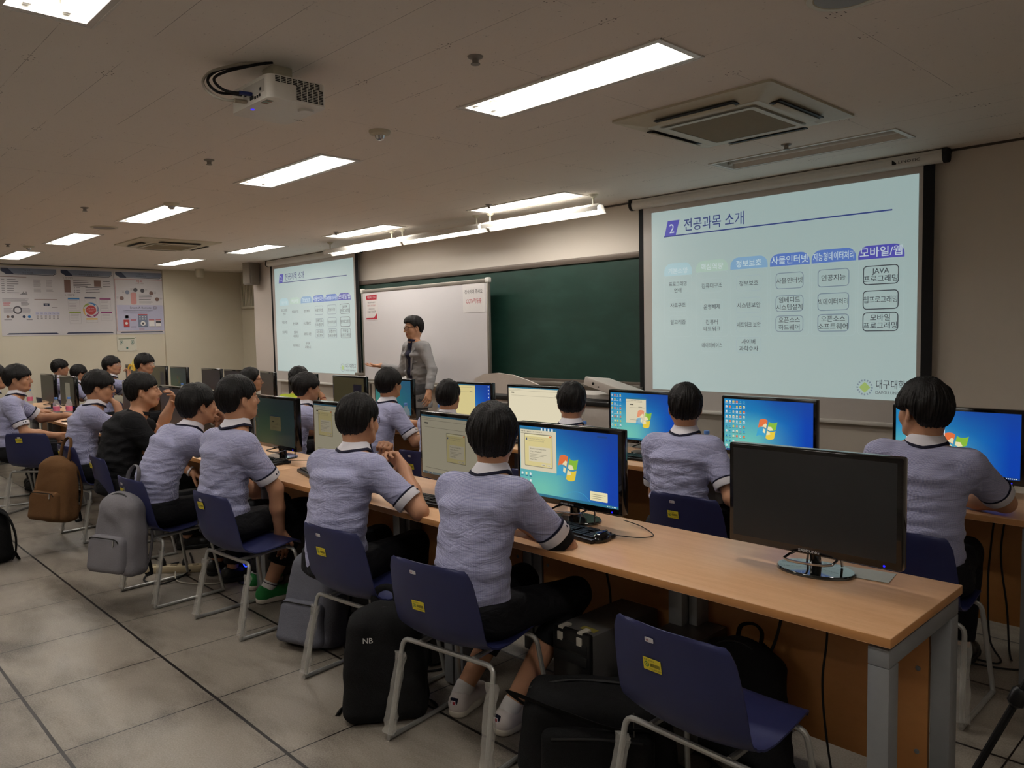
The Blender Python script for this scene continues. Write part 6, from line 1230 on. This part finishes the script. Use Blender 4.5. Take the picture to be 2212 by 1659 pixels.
cable('black cable hanging from the nearest desk beside the black tower',[(-2.06,2.52,.69),(-2.055,2.50,.55),(-2.04,2.51,.42),(-2.05,2.53,.2),(-2.04,2.5,.01)],.005)
cable('black cable hanging beneath the desk between the green-shoe student and his neighbour',[(-3.90,2.50,.69),(-3.905,2.49,.5),(-3.89,2.49,.3),(-3.9,2.42,.006),(-4.2,2.35,.006)],.005)
cable('left one of three cables hanging below the right front row desk',[(-1.16,4.11,.66),(-1.17,4.09,.5),(-1.165,4.09,.3),(-1.15,4.05,.06),(-1.05,3.9,.006),(-1.3,3.85,.006)],.0045)
cable('middle one of three cables hanging below the right front row desk',[(-1.03,4.11,.66),(-1.04,4.09,.5),(-1.05,4.09,.3),(-1.03,4.06,.05),(-.95,3.92,.006),(-1.05,3.88,.006),(-1.4,3.88,.006)],.0045)
cable('right one of three cables hanging below the right front row desk',[(-.985,4.11,.66),(-1.0,4.09,.45),(-.97,4.09,.2),(-.93,4.0,.006),(-.86,3.9,.006),(-1.0,3.83,.006),(-1.35,3.80,.006)],.0045)
cable('black cable running along the floor from the power strip to the left',[(-5.25,1.93,.03),(-5.3,1.80,.008),(-5.12,1.66,.006),(-4.95,1.70,.006),(-4.98,1.86,.02),(-5.2,2.0,.008),(-5.5,2.1,.006)],.006)
cable('pale cable curling on the floor right of the power strip',[(-5.05,1.83,.03),(-4.9,1.80,.006),(-4.7,1.95,.006),(-4.75,2.1,.006),(-4.5,2.2,.006),(-4.4,2.1,.006)],.0045,mat('pale_cord','#b3ada0',.6))
cable('black cord looping on the floor under the third near-row chair',[(-4.8,2.2,.006),(-4.6,2.05,.006),(-4.45,2.15,.006),(-4.3,2.3,.006),(-4.5,2.36,.006),(-4.7,2.3,.006)],.005)
cable('thin black cord on the floor behind the slate backpack',[(-3.3,2.3,.006),(-3.05,2.12,.006),(-2.95,2.0,.006),(-2.75,2.08,.006),(-2.7,2.25,.006)],.005)
t = thing('power_strip','cream power strip with plugged cords on the floor under the desks','power strip',(-5.16,1.87,0),48)
b = MB(); b.box((-.19,-.032,.0),(.19,.032,.045),0,.006); b.build('housing',mat('strip_cream','#b3a588',.5),t)
for k in range(5):
    b = MB(); b.lathe([(.022,0),(.022,.002),(.017,-.004),(0,-.004)],16,M=Matrix.Translation((-.145+.07*k,0,.0455))); s = b.build('socket',mat('strip_socket','#8f8168',.5),t)
    if k in (1,3): b = MB(); b.lathe([(.017,0),(.018,.02),(.012,.034),(.005,.05),(0,.05)],14,M=Matrix.Translation((-.145+.07*k,0,.046))); p = b.build('plug',M_BLK2,t)
def flat(name, label, cat, x, y, a, w, d, hgt, m, z=.7205, rad=.006):
    b = MB(); b.poly(rrect(-w/2,-d/2,w/2,d/2,rad,3),basis((0,0,0),(1,0,0),(0,0,1)),0,hgt); o = b.build(name,m); o.location = (x,y,z); o.rotation_euler.z = math.radians(a); return tag(o,label,cat)
M_PAPER = mat('note_paper','#b4b9b4',.6); o = flat('paper_sheet','pale folded paper on the nearest desk behind the switched-off monitor','paper',-1.02,2.535,8,.20,.11,.0015,M_PAPER,rad=.002)
o = flat('smartphone','white smartphone face up in front of the icon-filled desktop monitor','phone',-2.72,3.86,60,.075,.15,.009,M_WHITE); b = MB(); b.rect(-.033,-.062,.033,.062,basis((0,0,.0093),(1,0,0),(0,0,1)),0); b.build('screen',M_BEZ,o,smooth=False)
o = flat('smartphone','black smartphone on the far left desk beside the pink bottles','phone',-8.62,2.18,35,.075,.15,.009,M_DARK); b = MB(); b.rect(-.033,-.062,.033,.062,basis((0,0,.0093),(1,0,0),(0,0,1)),0); b.build('screen',M_BEZ,o,smooth=False)
o = flat('smartphone','white smartphone by the elbow of the student at the right','phone',-1.34,3.78,-20,.075,.15,.009,M_WHITE); b = MB(); b.rect(-.033,-.062,.033,.062,basis((0,0,.0093),(1,0,0),(0,0,1)),0); b.build('screen',M_BEZ,o,smooth=False)
b = MB(); b.box((-.02,-.002,-.02),(.02,.002,.02)); o = b.build('blue_tag',mat('tag_blue','#3f6fa8',.5),smooth=False); o.location = (-1.40,2.633,.69); tag(o,'small blue tape tag at the back edge of the nearest desk','tape')
# banana held by the far student
t = thing('banana','half peeled yellow banana held up by a far student','banana',(-11.22,3.62,1.10),0)
b = MB(); b.tube([(0,0,0),(.0,.01,.05),(.005,.022,.10),(.012,.04,.15)],[.015,.019,.018,.007],10,smooth=5); b.build('fruit',mat('banana_flesh','#e0d07a',.5),t)
for k in range(3):
    a = k*2.1; b = MB(); b.strap([(.012*math.cos(a),.012*math.sin(a),.05),(.03*math.cos(a),.012+.03*math.sin(a),.075),(.045*math.cos(a),.012+.045*math.sin(a),.04),(.05*math.cos(a),.012+.05*math.sin(a),-.01)],.026,.004,smooth=4); b.build('peel',mat('banana_peel','#d6a92c',.5),t)

# ------------------------------------------------------------------ teacher's console and lectern, tripod
M_CON = mat('console_white','#cfc9c2',.4); M_CONG = mat('console_grey','#5c5a58',.5)
t = thing('teacher_console','white teacher console with grey front and a curved white screen panel','console',(-4.55,4.95,0))
b = MB(); b.box((-.95,-.26,0),(.95,.30,.93),0,.01); b.build('cabinet',M_CON,t)
b = MB(); b.box((-.94,-.268,.05),(.20,-.262,.90),0,.002); b.build('front_panel',M_CONG,t)
b = MB(); b.box((-.98,-.29,.93),(.98,.32,.965),0,.008); b.build('worktop',M_BLK2,t)
b = MB(); pts = [(-.42,0),(.42,0),(.42,.09),(.30,.125),(.12,.165),(-.08,.18),(-.26,.165),(-.38,.12),(-.42,.07)]; b.poly(pts,basis((-.40,-.27,.985),(1,0,0),(0,-1,0)),0,.02); b.build('curved_panel',M_CON,t)
b = MB(); b.box((-.60,-.10,.965),(.62,.24,1.0),0,.006); b.build('shelf',M_CON,t)
b = MB(); M = Matrix.Translation((.70,-.05,1.045)) @ Matrix.Rotation(math.radians(14),4,'Y') @ Matrix.Rotation(math.radians(-6),4,'X'); b.box((-.26,-.16,-.035),(.26,.16,.035),0,.01,M); d = b.build('document_viewer',M_CON,t)
b = MB(); M2 = M @ basis((-.16,-.1605,.0),(1,0,0),(0,-1,0)); b.lathe([(0,.002),(.012,.002),(.012,0)],14,0,M2); b.lathe([(0,.002),(.006,.002),(.006,0)],10,0,M2 @ Matrix.Translation((.06,-.01,0))); b.build('knob',M_BLK2,d)
t = thing('tissue_box','green and white carton on the front row desk beside the popup-page monitor','carton',(-3.36,4.06,.7205),20)
b = MB(); b.box((-.06,-.05,0),(.06,.05,.085),0,.003); b.build('carton',mat('carton_green','#2f5c40',.5),t); b = MB(); b.box((-.064,-.054,.083),(.064,.054,.092),0,.003,Matrix.Rotation(.1,4,'Y')); b.build('lid',M_CON,t)
t = thing('tripod','black tripod whose leg reaches into the lower right corner','tripod',(-.36,2.82,0))
def leg(foot, top=(.06,.0,1.15)):
    f, p = Vector(foot), Vector(top); b = MB(); b.tube([f,f+(p-f)*.42],.012,10); l = b.build('leg',M_BLK2,t); b = MB(); b.tube([f+(p-f)*.40,p],.016,10); b.build('upper_tube',M_BLK2,l)
    b = MB(); c = f+(p-f)*.30; dd = (p-f).normalized(); b.tube([c-dd*.03,c-dd*.02,c+dd*.02,c+dd*.035],[.017,.026,.027,.018],12); b.build('leg_lock',M_DARK,l); b = MB(); b.lathe([(0,0),(.016,0),(.018,.02),(.01,.03)],12,M=Matrix.Translation(f)); b.build('rubber_foot',M_BLK2,l)
leg((-.405,-.04,0)); leg((.35,-.38,0)); leg((.32,.42,0))
b = MB(); b.tube([(.06,0,.55),(.06,0,1.3)],.014,10); b.build('centre_column',M_DARK,t); b = MB(); b.box((.02,-.04,1.12),(.10,.04,1.2),0,.012); b.build('collar',M_DARK,t); b = MB(); b.box((.03,-.03,1.3),(.09,.03,1.34),0,.006); b.build('head',M_DARK,t)
